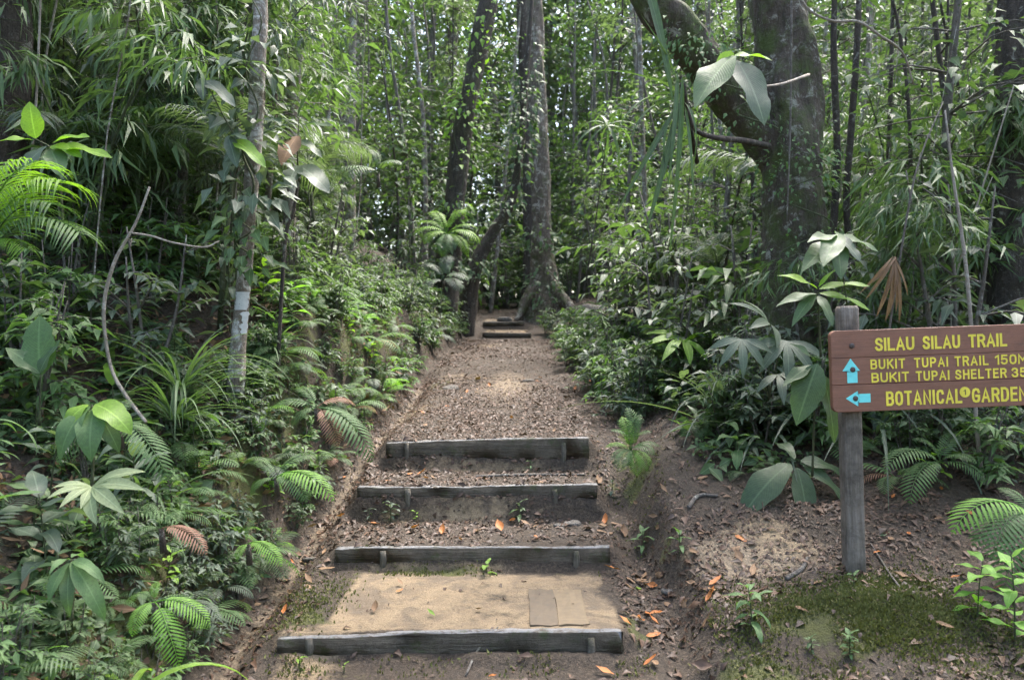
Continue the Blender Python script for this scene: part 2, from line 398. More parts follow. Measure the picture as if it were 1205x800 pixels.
def sign_mat():
    m, nt, N, L, B = newmat("sign_brown_paint")
    tc = N.new("ShaderNodeTexCoord"); mp = N.new("ShaderNodeMapping"); mp.inputs["Scale"].default_value = (2.2, 40, 40); L.new(tc.outputs["Object"], mp.inputs[0])
    g = noise(N, L, 3, 6, .75, mp.outputs[0], .5); n = noise(N, L, 7, 6, .7, tc.outputs["Object"]); q = noise(N, L, 55, 5, .75, tc.outputs["Object"])
    c = mixc(N, L, 1., ramp(N, L, g, [(.3, (.185, .079, .046)), (.7, (.26, .114, .068))]), ramp(N, L, n, [(.3, .8), (.7, 1.2)]), 'MULTIPLY')
    c = mixc(N, L, ramp(N, L, mth(N, L, 'ADD', mth(N, L, 'MULTIPLY', q, .6), mth(N, L, 'MULTIPLY', n, .4)), [(.60, 0.), (.68, .6)]), c, (.27, .175, .125))
    c = mixc(N, L, ramp(N, L, n, [(.60, 0.), (.75, .5)]), c, (.09, .05, .033))
    L.new(c, B.inputs["Base Color"]); L.new(ramp(N, L, n, [(.3, .4), (.7, .65)]), B.inputs["Roughness"]); bump(N, L, mth(N, L, 'ADD', g, mth(N, L, 'MULTIPLY', q, .4)), .5, .005, B)
    return m
M_SIGN = sign_mat()
M_YEL = paint_mat("sign_yellow_paint", (.84, .68, .07), .5, .03, (.45, .3, .1))
M_CYAN = paint_mat("sign_cyan_paint", (.19, .76, .73), .5, .05)
M_BOLT = paint_mat("rusty_bolt", (.07, .05, .042), .5, .3, (.22, .12, .07), 40)
M_BLAZE = paint_mat("white_blaze_paint", (.50, .50, .475), .6, .8, (.14, .12, .1), 30)
M_SLAB = paint_mat("tan_slab", (.155, .116, .07), .85, .3, (.12, .10, .07), 25)
M_SLAB2 = paint_mat("brown_slab", (.115, .088, .058), .85, .3, (.10, .08, .06), 25)
M_STONE = bark_mat("grey_stone", (.10, .09, .078), (.24, .215, .185), la=.3, moss=.3, scale=2)

# ------------------------------------------------------------------ ground and path
def grow(a, b, s0, k):
    out = [a]; s = s0
    while out[-1] < b: out.append(out[-1]+s); s *= k
    return out
xs = np.array(sorted([-v for v in grow(3.2, 320, .05, 1.16)][:])+list(np.arange(-3.175, 3.19, .025))+grow(3.2, 320, .05, 1.16))
ys = np.array(sorted(-v for v in grow(-1.6, 60, .12, 1.25))+grow(1.72, 2.6, .06, 1.0)[:-1]+list(np.arange(2.62, 6.6, .022))+grow(6.62, 17.3, .05, 1.008)[:-1]+grow(17.3, 420, .12, 1.07))
ys = np.unique(np.round(ys, 4)); xs = np.unique(np.round(xs, 4))
GX, GY = np.meshgrid(xs, ys)
GZ = H(GX, GY)
nx, ny = len(xs), len(ys)
V = np.stack([GX, GY, GZ], -1).reshape(-1, 3)
X_, Y_ = GX.ravel(), GY.ravel()
xl_ = lerpt(XL, Y_); xr_ = lerpt(XR, Y_); big = fbm(X_*2.1, Y_*2.1, 77, 4)
def gauss(cx, cy, sx, sy): return np.exp(-((X_-cx)/sx)**2-((Y_-cy)/sy)**2)
def box(x0, x1, y0, y1, e=.06): return sstep(x0-e, x0+e, X_)*(1-sstep(x1-e, x1+e, X_))*sstep(y0-e, y0+e, Y_)*(1-sstep(y1-e, y1+e, Y_))
sand = np.maximum.reduce([box(-.86, .50, 3.84, 4.66, .07)*.95, gauss(1.36, 4.62, .22, .2)*.95, gauss(1.55, 4.45, .17, .16), gauss(1.28, 4.02, .16, .10)*.8, gauss(.2, 3.55, .7, .10)*.65,
    gauss(-.3, 5.33, .7, .07)*.8, gauss(-.3, 4.70, .7, .05)*.6, gauss(-.2, 5.92, .7, .06)*.75, gauss(-.9, 3.75, .25, .35)*.6, gauss(-.3, 5.0, .6, .2)*.30, gauss(-.55, 9.5, .35, .5)*.7, box(-.5, .3, 14.7, 16.1, .1)*.7, box(-.6, .2, 16.4, 17.2, .1)*.5, gauss(-.8, 7.2, .18, .8)*.6, gauss(-.4, 13.6, .4, .6)*.6])
clay = np.maximum.reduce([np.exp(-((X_-xl_-.02)/.085)**2)*(Y_ < 9)*.50, gauss(1.22, 4.42, .34, .26)*.9, gauss(1.15, 4.05, .25, .14)*.75, gauss(-.05, 8.8, .45, 1.7)*.62])  # gully and mound clay; last gauss paints the path's pool of light
moss = np.maximum.reduce([box(-1.12, -.80, 3.9, 4.75, .08)*.75, gauss(-1.02, 5.3, .11, .35)*.8, gauss(1.55, 3.75, .50, .30)*.74, gauss(1.78, 4.1, .24, .16)*.75, box(-1.0, .5, 3.60, 3.72, .11)*.42,
    gauss(.58, 3.95, .08, .35)*.7, box(-.7, .45, 4.63, 4.72, .07)*.62, gauss(.82, 5.5, .18, .5)*.8, np.exp(-((X_-xr_-.12)/.09)**2)*sstep(3.9, 4.6, Y_)*(1-sstep(6.5, 8, Y_))*.55,
    sstep(.10, .22, xl_-X_)*(1-sstep(.42, .9, xl_-X_))*.62*sstep(2, 3, Y_)*(1-sstep(12, 20, Y_)), gauss(-.75, 9.0, .16, .6)*.6, gauss(1.0, 3.5, .25, .2)*.6])
moss = moss*np.clip(.9+1.7*big+.8*fbm(X_*9, Y_*9, 91, 3), 0, 1.4); sand = sand*np.clip(.95+.7*big+.35*fbm(X_*8, Y_*8, 95, 3), 0, 1.2)
idx = np.arange(nx*ny).reshape(ny, nx)
Q = np.stack([idx[:-1, :-1], idx[:-1, 1:], idx[1:, 1:], idx[1:, :-1]], -1).reshape(-1, 4)
qc = V[Q].mean(1)
onpath = (qc[:, 0] > lerpt(XL, qc[:, 1])+.02) & (qc[:, 0] < lerpt(XR, qc[:, 1])) & (qc[:, 1] > -1.) & (qc[:, 1] < 19)
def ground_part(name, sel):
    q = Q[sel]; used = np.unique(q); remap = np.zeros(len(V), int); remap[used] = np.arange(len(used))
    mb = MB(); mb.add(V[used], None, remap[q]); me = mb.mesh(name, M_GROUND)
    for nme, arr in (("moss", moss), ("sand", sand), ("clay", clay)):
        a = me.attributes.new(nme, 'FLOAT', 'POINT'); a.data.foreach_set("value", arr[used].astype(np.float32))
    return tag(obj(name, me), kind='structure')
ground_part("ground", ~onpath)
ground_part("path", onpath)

# ------------------------------------------------------------------ timber steps
def timber(x0, x1, y, z, dep, hgt, seed, mat, tiltz=0):
    x0 -= .008; x1 += .008
    mb = MB(); n = max(12, int((x1-x0)/.035)); V = []
    b = .005
    prof = [(-dep/2+b, 0), (-dep/2, -b), (-dep/2, -hgt+b), (-dep/2+b, -hgt), (dep/2-b, -hgt), (dep/2, -hgt+b), (dep/2, -b), (dep/2-b, 0)]
    for i in range(n+1):
        x = x0+(x1-x0)*i/n
        for k, (py, pz) in enumerate(prof):
            j = float(vnoise(np.array([x*6+k*3.7]), np.array([k*1.3+seed*9.1]), seed)[0]); j2 = float(vnoise(np.array([x*21+k*5.]), np.array([seed*3.3+k]), seed+3)[0])
            e = 1.6 if i in (0, n) else 1
            low = 2.2 if pz < -hgt*.5 else 1
            V.append((x+(.02*j if i in (0, n) else 0), y+py+.009*j+.009*j2+.010*math.sin(x*2.1+seed), z+tiltz*(x-x0)+.007*math.sin(x*2.7+seed*2)-(.006+.010*abs(j2) if pz > -.008 else 0)*max(0, math.cos(x*1.4+seed))+pz+.006*j*low**2+.006*j2*low**2))
    Qd = []
    for i in range(n):
        for k in range(8):
            k2 = (k+1) % 8; Qd.append((i*8+k, (i+1)*8+k, (i+1)*8+k2, i*8+k2))
    mb.add(V, None, Qd)
    mb2 = [(0, k, k+1) for k in range(1, 7)]
    off = n*8
    mb.t.append(np.array([(a, c, b_) for a, b_, c in mb2]+[(off+a, off+b_, off+c) for a, b_, c in mb2])[:, ::-1])
    return mb
SL = ["lowest timber step, with a stake near each end and a sandy tread behind it",
      "second timber step up, in front of a litter strewn tread",
      "third timber step up, with small seedlings sprouting on its face",
      "fourth timber step up, the deepest one, below the long dark path",
      "small far timber step low at the end of the path",
      "topmost far timber step just before the buttressed tree"]
for k, (y, x0, x1, z, hb, st) in enumerate(STEPS):
    t = thing("timber_step", SL[k], "step", "timber steps of the trail", (0, y, z))
    tilt = (.012, .01, .006, .022, 0, 0)[k]
    obj("beam", timber(x0, x1, 0, .006-tilt*(x1-x0)*.5, .050, hb, k+1, M_BEAM, tilt).mesh("beam", M_BEAM), t)
    for sx in st:
        mb = MB(); tube(mb, [(sx, -.030, -hb-.12), (sx+.003, -.030, -hb*.5), (sx, -.028, -.012)], [.018, .019, .016], 7, lump=.35, seed=k)
        obj("stake", mb.mesh("stake", M_STAKE), t)
for k, (x0, x1, lab) in enumerate([(.085, .212, "darker paving slab set in the sandy tread, mossy at its back edge"), (.217, .355, "lighter paving slab set in the sandy tread, nearest the right end of the beam")]):
    y0, y1 = 3.90, 4.40; mb = MB(); V = []
    for j in range(7):
        for i in range(5):
            x = x0+(x1-x0)*i/4; y = y0+(y1-y0)*j/6
            V.append((x+.004*random.uniform(-1, 1), y+.008*random.uniform(-1, 1), Hs(x, y)*.3+.7*(.289+.022*(y-3.83)/.9)+.006+(.003*random.uniform(-1, 1))))
    Qd = [(j*5+i, j*5+i+1, j*5+i+6, j*5+i+5) for j in range(6) for i in range(4)]
    rim = [0, 1, 2, 3, 4, 9, 14, 19, 24, 29, 34, 33, 32, 31, 30, 25, 20, 15, 10, 5]
    n0 = len(V); V += [(V[r][0], V[r][1], V[r][2]-.05) for r in rim]
    Qd += [(rim[a], n0+a, n0+(a+1) % 20, rim[(a+1) % 20]) for a in range(20)]
    mb.add(V, None, [q for q in Qd]); o = obj("paving_slab", mb.mesh("paving_slab", (M_SLAB2, M_SLAB)[k], False)); tag(o, lab, "slab", "slabs set in the lowest tread")

# ------------------------------------------------------------------ the sign
PX = .00421
G = {  # stroke letters in a unit cell 0..1 wide, 0..1 tall
 'A': (.78, [[(0, 0), (.5, 1), (1, 0)], [(.2, .3), (.8, .3)]]),
 'B': (.68, [[(0, 0), (0, 1), (.7, 1), (.95, .88), (.95, .64), (.7, .53), (0, .53)], [(.7, .53), (1, .4), (1, .14), (.72, 0), (0, 0)]]),
 'C': (.66, [[(1, .78), (.85, .96), (.5, 1), (.15, .93), (0, .72), (0, .28), (.15, .07), (.5, 0), (.85, .04), (1, .22)]]),
 'D': (.70, [[(0, 0), (0, 1), (.6, 1), (.92, .86), (1, .6), (1, .4), (.92, .14), (.6, 0), (0, 0)]]),
 'E': (.58, [[(1, 1), (0, 1), (0, 0), (1, 0)], [(0, .52), (.85, .52)]]),
 'G': (.70, [[(1, .78), (.85, .96), (.5, 1), (.15, .93), (0, .72), (0, .28), (.15, .07), (.5, 0), (.85, .04), (1, .2), (1, .46), (.58, .46)]]),
 'H': (.70, [[(0, 0), (0, 1)], [(1, 0), (1, 1)], [(0, .52), (1, .52)]]),
 'I': (.02, [[(0, 0), (0, 1)]]),
 'K': (.68, [[(0, 0), (0, 1)], [(.95, 1), (0, .42)], [(.3, .6), (1, 0)]]),
 'L': (.58, [[(0, 1), (0, 0), (1, 0)]]),
 'M': (.86, [[(0, 0), (0, 1), (.5, .35), (1, 1), (1, 0)]]),
 'N': (.72, [[(0, 0), (0, 1), (1, 0), (1, 1)]]),
 'O': (.70, [[(.5, 0), (.15, .07), (0, .28), (0, .72), (.15, .93), (.5, 1), (.85, .93), (1, .72), (1, .28), (.85, .07), (.5, 0)]]),
 'P': (.66, [[(0, 0), (0, 1), (.7, 1), (1, .86), (1, .6), (.7, .46), (0, .46)]]),
 'R': (.68, [[(0, 0), (0, 1), (.7, 1), (1, .86), (1, .62), (.7, .5), (0, .5)], [(.6, .5), (1, 0)]]),
 'S': (.66, [[(.97, .8), (.8, .96), (.5, 1), (.18, .95), (.03, .78), (.15, .6), (.85, .42), (1, .23), (.85, .05), (.5, 0), (.18, .04), (0, .2)]]),
 'T': (.66, [[(0, 1), (1, 1)], [(.5, 1), (.5, 0)]]),
 'U': (.70, [[(0, 1), (0, .26), (.15, .06), (.5, 0), (.85, .06), (1, .26), (1, 1)]]),
 '0': (.62, [[(.5, 0), (.15, .07), (0, .28), (0, .72), (.15, .93), (.5, 1), (.85, .93), (1, .72), (1, .28), (.85, .07), (.5, 0)]]),
 '1': (.30, [[(0, .8), (1, 1), (1, 0)]]),
 '3': (.62, [[(0, .82), (.2, .97), (.5, 1), (.85, .93), (.97, .75), (.85, .57), (.45, .52), (.85, .47), (1, .26), (.85, .06), (.5, 0), (.18, .04), (0, .2)]]),
 '5': (.62, [[(.92, 1), (.1, 1), (.05, .55), (.5, .62), (.88, .55), (1, .33), (.86, .08), (.5, 0), (.15, .04), (0, .18)]]),
}
def strokes(mb, poly, w, y0, th):
    """flat-fronted ribbon along a polyline (x, z), front at y0, with thickness th behind it"""
    P = [Vector(p) for p in poly]; Lf = []; Rt = []
    for i, p in enumerate(P):
        a = (P[i]-P[i-1]).normalized() if i else None; b = (P[i+1]-P[i]).normalized() if i < len(P)-1 else None
        if a is None: nn = Vector((-b.y, b.x)); k = 1; p = p-b*w*.5
        elif b is None: nn = Vector((-a.y, a.x)); k = 1; p = p+a*w*.5
        else:
            nn = Vector((-(a+b).y, (a+b).x))
            nn = nn.normalized() if nn.length > 1e-3 else Vector((-a.y, a.x))
            k = min(1/max(.35, nn.dot(Vector((-a.y, a.x)))), 1.7)
        Lf.append(p+nn*w*.5*k); Rt.append(p-nn*w*.5*k)
    n = len(P); V = []
    for i, (l, r) in enumerate(zip(Lf, Rt)):
        e = y0-i*.00008; V += [(l.x, e, l.y), (r.x, e, r.y), (l.x, y0+th-i*.00008, l.y), (r.x, y0+th-i*.00008, r.y)]
    Qd = []
    for i in range(n-1):
        a = i*4; b = a+4
        Qd += [(a, a+1, b+1, b), (a, b, b+2, a+2), (a+1, a+3, b+3, b+1)]
    Qd += [(0, 2, 3, 1), ((n-1)*4, (n-1)*4+1, (n-1)*4+3, (n-1)*4+2)]
    mb.add(V, None, Qd)
def word(mb, txt, u0, u1, base, cap, w, y0):
    """fit one word between u0 and u1 (board px from its left edge), base px below its top edge"""
    adv = [G[c][0] for c in txt]; tot = sum(adv); gaps = len(txt)-1
    gap = .34*cap; sc = ((u1-u0-w)-gap*gaps)/(tot*cap) if tot > .1 else 1
    if sc < .55: gap = .26*cap; sc = ((u1-u0-w)-gap*gaps)/(tot*cap)
    x = u0+w*.5
    for c in txt:
        cw = G[c][0]*cap*sc; yk = y0
        for pl in G[c][1]:
            strokes(mb, [((x+a*cw)*PX, (-base+w*.5+b*(cap-w))*PX) for a, b in pl], w*PX, yk, .004)
            yk -= .0011
        x += cw+gap
sgx, sgy = gx(1005, 4.3), 4.3
sign = thing("trail_sign", "brown wooden trail sign with yellow lettering and cyan arrows on a grey post", "sign", None, (sgx, sgy, Hs(sgx, sgy)))
sign.rotation_euler = (0, R(-1.6), 0)
ztop = at(1000, 360, 4.3).z-Hs(sgx, sgy)
mb = MB(); V = []; pw, pd = .046, .045; b = .008
prof = [(-pw+b, -pd), (pw-b, -pd), (pw, -pd+b), (pw, pd-b), (pw-b, pd), (-pw+b, pd), (-pw, pd-b), (-pw, -pd+b)]
zz = [-.35, -.02]+list(np.linspace(.05, ztop-.015, 24))+[ztop]
for i, z in enumerate(zz):
    k = .86 if i == len(zz)-1 else 1
    for j, (x, y) in enumerate(prof):
        q = random.uniform(-.0012, .0012); V.append((x*k+q, y*k+q, z))
Qd = [(i*8+k, i*8+(k+1) % 8, (i+1)*8+(k+1) % 8, (i+1)*8+k) for i in range(len(zz)-1) for k in range(8)]
e = (len(zz)-1)*8
mb.add(V, [(e, e+k, e+k+1) for k in range(1, 7)], Qd); obj("post", mb.mesh("post", M_POST), sign)
# the board: frame of its own so that lettering is laid out from its top left corner
Bl = at(977, 389.6, 4.212); BL = Matrix.Rotation(R(-.55), 4, 'Y')
mi = sign.rotation_euler.to_matrix().to_4x4().inverted()
bloc = mi @ (Bl-Vector((sgx, sgy, Hs(sgx, sgy)))); BW, YF = 263, -.088
def bobj(name, me): return obj(name, me, sign, Matrix.Translation(Vector((bloc.x, 0, bloc.z))) @ BL)
def plank(v0, v1, rt, rb):
    """outline with rounded left / right corners, front face at YF, bevelled rim"""
    r = 7
    def outline(ins):
        pts = []
        x0, x1, z0, z1 = ins, BW-ins, -v1+ins, -v0-ins
        def arc(cx, cz, a0, rr): return [(cx+rr*math.cos(R(a0+t*90/5)), cz+rr*math.sin(R(a0+t*90/5))) for t in range(6)]
        rr = max(r-ins, 1)
        pts += arc(x0+rr, z0+rr, 180, rr) if rb else [(x0, z0)]
        pts += arc(x1-rr, z0+rr, 270, rr) if rb else [(x1, z0)]
        pts += arc(x1-rr, z1-rr, 0, rr) if rt else [(x1, z1)]
        pts += arc(x0+rr, z1-rr, 90, rr) if rt else [(x0, z1)]
        return pts
    a, c = outline(0), outline(.55); n = len(a); mb = MB()
    V = [(x*PX, YF, z*PX) for x, z in c]+[(x*PX, YF+.0022, z*PX) for x, z in a]+[(x*PX, YF+.036, z*PX) for x, z in a]
    cx = sum(x for x, _ in c)/n; cz = sum(z for _, z in c)/n
    V += [(cx*PX, YF, cz*PX), (cx*PX, YF+.036, cz*PX)]
    T = [(3*n, k, (k+1) % n) for k in range(n)]+[(3*n+1, 2*n+(k+1) % n, 2*n+k) for k in range(n)]
    Qd = [(k, n+k, n+(k+1) % n, (k+1) % n) for k in range(n)]+[(n+k, 2*n+k, 2*n+(k+1) % n, n+(k+1) % n) for k in range(n)]
    mb.add(V, T, Qd); return mb.mesh("plank", M_SIGN, False)
bobj("plank", plank(0, 32.2, True, False)); bobj("plank", plank(32.6, 63.9, False, False)); bobj("plank", plank(64.3, 96, False, True))
yl = YF-.0016
def u(zx): return (zx-90)/4.918
for line in ([("SILAU", 345, 573), ("SILAU", 621, 838), ("TRAIL", 886, 1110)], 25.6, 15.6, 2.7), \
            ([("BUKIT", 315, 515), ("TUPAI", 568, 765), ("TRAIL", 803, 998), ("150M", 1036, 1222)], 46.8, 11.6, 1.9), \
            ([("BUKIT", 318, 535), ("TUPAI", 575, 770), ("SHELTER", 803, 1100), ("350M", 1130, 1322)], 62.4, 11.4, 1.9), \
            ([("BOTANICAL", 398, 838), ("GARDEN", 895, 1215)], 90.4, 17, 2.7):
    for w_, a, c in line[0]:
        mb = MB(); word(mb, w_, u(a), u(c), line[1], line[2], line[3], yl)
        bobj("lettering", mb.mesh("lettering", M_YEL, False))
def flat(pts, name, mat, y=yl, th=.004):
    n = len(pts); mb = MB(); V = [(a*PX, y, -b_*PX) for a, b_ in pts]+[(a*PX, y+th, -b_*PX) for a, b_ in pts]
    cx = sum(p[0] for p in pts)/n; cz = sum(p[1] for p in pts)/n; V.append((cx*PX, y, -cz*PX))
    mb.add(V, [(2*n, (k+1) % n, k) for k in range(n)], [(k, (k+1) % n, n+(k+1) % n, n+k) for k in range(n)])
    return bobj(name, mb.mesh(name, mat, False))
flat([(22.4, 33.2), (12.6, 47.6), (17.9, 47.6), (17.9, 61.8), (29.9, 61.8), (29.9, 47.6), (33, 47.6)], "arrow", M_CYAN)
flat([(15.3, 80), (29.5, 71.5), (29.5, 75), (44.3, 75), (44.3, 85.3), (29.5, 85.3), (29.5, 89.6)], "arrow", M_CYAN)
cd = [(155.5+6.2*math.cos(a), 77.6+6.2*math.sin(a)) for a in np.linspace(0, 2*math.pi, 20, endpoint=False)]
flat(cd, "round_sticker", M_YEL, yl-.0016)
mb = MB(); strokes(mb, [((155.5-1.2)*PX, (-77.6+1.6)*PX), (155.9*PX, (-77.6+2.6)*PX), (155.9*PX, (-77.6-2.6)*PX)], .9*PX, yl-.003, .0012); bobj("lettering", mb.mesh("lettering", M_BOLT, False))
for (a, c) in ((24.6, 18.2), (24.6, 46.2), (26.6, 80.2)):
    mb = MB(); tube(mb, [(a*PX, YF+.004, -c*PX), (a*PX, YF-.004, -c*PX), (a*PX, YF-.008, -c*PX)], [.0135, .0135, .009], 10)
    bobj("bolt", mb.mesh("bolt", M_BOLT))

# ------------------------------------------------------------------ trees that can be told apart
def up_to(p, z, lean=(0, 0)): return Vector((p.x+lean[0], p.y+lean[1], z))
def crown_mesh(c, rad, n, L, mat, rz=.6):
    P = RNG.normal(0, 1, (n, 3)); P /= np.linalg.norm(P, axis=1)[:, None]+1e-6
    P = P*(RNG.random(n)[:, None]**.5)*np.array([rad, rad, rad*rz])
    k = fbm(P[:, 0]*1.3, P[:, 1]*1.3+P[:, 2], 88, 2) > -.12
    P = P[k]+np.array(tuple(c)); n = len(P)
    D = RNG.normal(0, 1, (n, 3)); D[:, 2] -= .4; U_ = np.tile([0, 0, 1.], (n, 1))+RNG.normal(0, .4, (n, 3))
    mb = MB(); cheap_leaves(mb, P, D, U_, L*RNG.uniform(.6, 1.2, n), L*.42*RNG.uniform(.7, 1.2, n), RNG.random(n)); return mb.mesh("crown", ML[mat])
def tree(label, pts, rad, mat, cat="tree", name="tree", sides=18, lump=.35, n=40, crown=None, group=None, limbs=()):
    base = Vector(tuple(pts[0])); t = thing(name, label, cat, group, base)
    mb = MB(); tube(mb, [p-np.array(tuple(base)) for p in spline(pts, n)], rad, sides, lump=lump, lumpf=2.2, seed=random.randint(0, 30), lump2=.035 if sides > 30 else 0); obj("trunk", mb.mesh("trunk", MB_[mat]), t)
    for lp, lr in limbs:
        mb = MB(); tube(mb, [p-np.array(tuple(base)) for p in spline(lp, 70)], lr, 28, lump=.35, lumpf=2.2, seed=5, lump2=.02); obj("limb", mb.mesh("limb", MB_[mat]), t)
    if crown:
        o = obj("crown", crown_mesh(Vector(crown[0])-base, crown[1], crown[2], crown[3], crown[4]), t); o['kind'] = 'stuff'
    return t
g_ = lambda px, d, off=-.15: Vector((gx(px, d), d, Hs(gx(px, d), d)+off))
tree("large mossy dark trunk forking to the left, standing behind the sign", [g_(944, 6.5), at(938, 350, 6.5), at(934, 250, 6.5), at(929, 150, 6.5), at(921, 60, 6.5), at(914, -60, 6.5), Vector((1.95, 6.5, 7.5)), Vector((1.9, 6.6, 10))],
     [.36, .26, .235, .225, .215, .215, .18, .12], "mossy", n=240, sides=60, crown=((1.6, 6.8, 10.5), 2.6, 900, .3, "mid"),
     limbs=[([at(940, 245, 6.62), at(892, 160, 6.5), at(845, 95, 6.35), at(800, 35, 6.2), at(755, -30, 6.1), Vector((.3, 5.9, 6.0)), Vector((-.3, 5.8, 8.5))], [.10, .155, .14, .135, .12, .08])])
tree("tall mottled buttressed tree at the end of the path", [g_(640, 17), at(641, 345, 17), at(639, 300, 17), at(636, 220, 17), at(632, 100, 17), at(628, 0, 17), Vector((.35, 17, 13)), Vector((.3, 17, 17))],
     [.55, .32, .21, .19, .175, .165, .13, .1], "patch", n=120, sides=32, crown=((.3, 17, 17), 3.5, 900, .35, "mid"),
     limbs=[([at(632, 335, 16.9), at(620, 352, 16.7), at(613, 368, 16.6), at(607, 378, 16.5)], [.14, .12, .08, .04]), ([at(648, 335, 16.9), at(662, 352, 16.7), at(674, 366, 16.5), at(684, 378, 16.4)], [.16, .14, .10, .06])])
tree("slim dark tree close behind the mottled buttressed tree", [g_(622, 19), at(624, 300, 19), at(622, 200, 19), at(617, 60, 19), at(614, -40, 19), Vector((.2, 19, 14))], [.2, .15, .14, .13, .12, .05], "dark", crown=((.2, 19, 13.5), 2., 400, .3, "mid"))
tree("thick dark trunk leaning right above the left slope", [g_(522, 14), at(529, 290, 14), at(535, 230, 14), at(547, 140, 14), at(561, 70, 14), at(577, -10, 14), Vector((.1, 14, 10)), Vector((.6, 14, 14))], [.24, .18, .165, .155, .15, .15, .10, .06], "dark", n=50,
     crown=((.5, 14, 13.5), 2.6, 700, .3, "mid"))
tree("crooked dark tree bending right toward the mottled trunk", [g_(545, 15), at(553, 335, 15), at(563, 305, 15), at(580, 274, 15), at(601, 238, 15), at(611, 185, 15), at(618, 110, 15), at(626, 0, 15), Vector((.6, 15, 10.5))], [.19, .145, .125, .10, .07, .05, .04, .03], "dark", n=50,
     crown=((.6, 15, 10.8), 1.6, 300, .28, "mid"))
tr = tree("slim pale tree with a white paint blaze on the left bank", [g_(276, 5), at(279, 420, 5), at(284, 360, 5), at(289, 300, 5), at(296, 220, 5), at(300, 150, 5), at(304, 60, 5), at(308, -50, 5), Vector((-1.4, 5, 6.5))], [.055, .045, .041, .042, .044, .048, .047, .04, .03], "pale", n=60, sides=14,
     crown=((-1.4, 5, 7), 1.3, 300, .22, "mid"))
mb = MB(); base = np.array(tuple(g_(276, 5)))
for (py0, py1, rr, a0, a1) in ((344, 365, 1.10, -150, -40), (367, 393, 1.07, -75, -25), (376, 384, 1.06, -150, -120)):
    V = []; n, m_ = 10, 9
    for i in range(n+1):
        py = py0+(py1-py0)*i/n; c = at(288-(py-342)*.10, py, 5); ew = 10*math.sin(i*2.3+py0)+8*math.sin(i*5.1)
        for j in range(m_+1):
            a = R(a0+ew+(a1-a0-ew*1.6)*j/m_); r = .045*rr+.0015*math.sin(i*3+j*2); V.append((c.x+r*math.cos(a), c.y+r*math.sin(a), c.z))
    mb.add(np.array(V)-base, None, [(i*(m_+1)+j, i*(m_+1)+j+1, (i+1)*(m_+1)+j+1, (i+1)*(m_+1)+j) for i in range(n) for j in range(m_)])
obj("paint_blaze", mb.mesh("paint_blaze", M_BLAZE), tr)
tree("pale slender trunk high on the left slope, with flaking bark", [g_(338, 7), at(340, 260, 7), at(344, 130, 7), at(349, 50, 7), at(352, -50, 7), Vector((-1.7, 7, 8))], [.06, .05, .05, .05, .05, .03], "pale", crown=((-1.7, 7, 8), 1.2, 250, .22, "mid"))
tree("broad dark trunk at the far left edge of the forest", [g_(2, 5.6), at(4, 280, 5.6), at(4, 150, 5.6), at(8, -40, 5.6), Vector((-3.3, 5.6, 8))], [.2, .15, .14, .14, .08], "dark", crown=((-3.3, 5.6, 8), 1.8, 400, .25, "dark"))
tree("dark upright trunk behind the bamboo, right of the sign", [g_(1186, 6.6), at(1187, 300, 6.6), at(1191, 150, 6.6), at(1196, -40, 6.6), Vector((4., 6.6, 8))], [.17, .14, .13, .13, .08], "dark", crown=((4., 6.6, 8.5), 2., 400, .25, "dark"))
for (p0, lab) in (([(972, 420), (978, 300), (985, 190), (981, 60), (984, -50)], "dark thin stem just right of the large mossy trunk"),
                  ([(1012, 430), (1004, 330), (996, 240), (1001, 160), (1008, 60), (1013, -50)], "wavy dark stem between the mossy trunk and the bamboo")):
    tree(lab, [at(a, b_, 6.9) for a, b_ in p0], [.045, .03, .03, .028, .02], "dark", "sapling", "thin_sapling", 8, .3, 30)
tree("thin pale sapling stem rising behind the sign board", [g_(1163, 5.0), at(1156, 560, 5), at(1149, 500, 5), at(1144, 400, 5), at(1135, 300, 5), at(1121, 205, 5), at(1112, 130, 5)], [.012, .012, .012, .011, .009, .005], "stick", "sapling", "thin_sapling", 8, .25, 40)
tree("bent pale stick arching down the left bank", [at(176, 220, 4.2), at(160, 262, 4.2), at(134, 310, 4.2), at(122, 365, 4.2), at(130, 430, 4.2), at(150, 468, 4.1), at(172, 497, 4.05)], [.006, .007, .009, .010, .010, .010, .009], "stick", "dead stick", "dead_stick", 8, .3, 40)
tree("dry twig reaching right from the bent pale stick", [at(152, 274, 4.2), at(178, 278, 4.2), at(205, 286, 4.15), at(240, 291, 4.1), at(258, 284, 4.1)], [.007, .006, .005, .003], "stick", "dead stick", "dead_stick", 6, .3, 20)
tree("thin curved vine looping beside the large mossy trunk", [at(938, -10, 5.6), at(952, 12, 5.6), at(980, 25, 5.6), at(1010, 26, 5.6), at(1035, 42, 5.6), at(1062, 62, 5.7), at(1075, 100, 5.8)], [.009, .009, .01, .009, .006], "stick", "vine", "vine", 6, .2, 30)
tree("straight hanging vine in front of the large mossy trunk", [at(932, -30, 6.0), at(931, 60, 6.0), at(930, 150, 6.05), at(926, 260, 6.05)], [.008, .008, .007, .005], "grey", "vine", "vine", 6, .2, 20)
tree("dark crooked branch curving left of the mossy trunk", [at(905, 172, 6.2), at(875, 166, 5.9), at(842, 162, 5.6), at(818, 152, 5.4), at(806, 120, 5.3)], [.022, .018, .016, .012], "dark", "branch", "bare_branch", 8, .3, 24)
tree("leaning dark sapling stem under the broad leaves of the left slope", [g_(325, 5.4), at(335, 290, 5.4), at(345, 250, 5.4), at(352, 208, 5.4)], [.014, .012, .009], "dark", "sapling", "thin_sapling", 6, .2, 16)

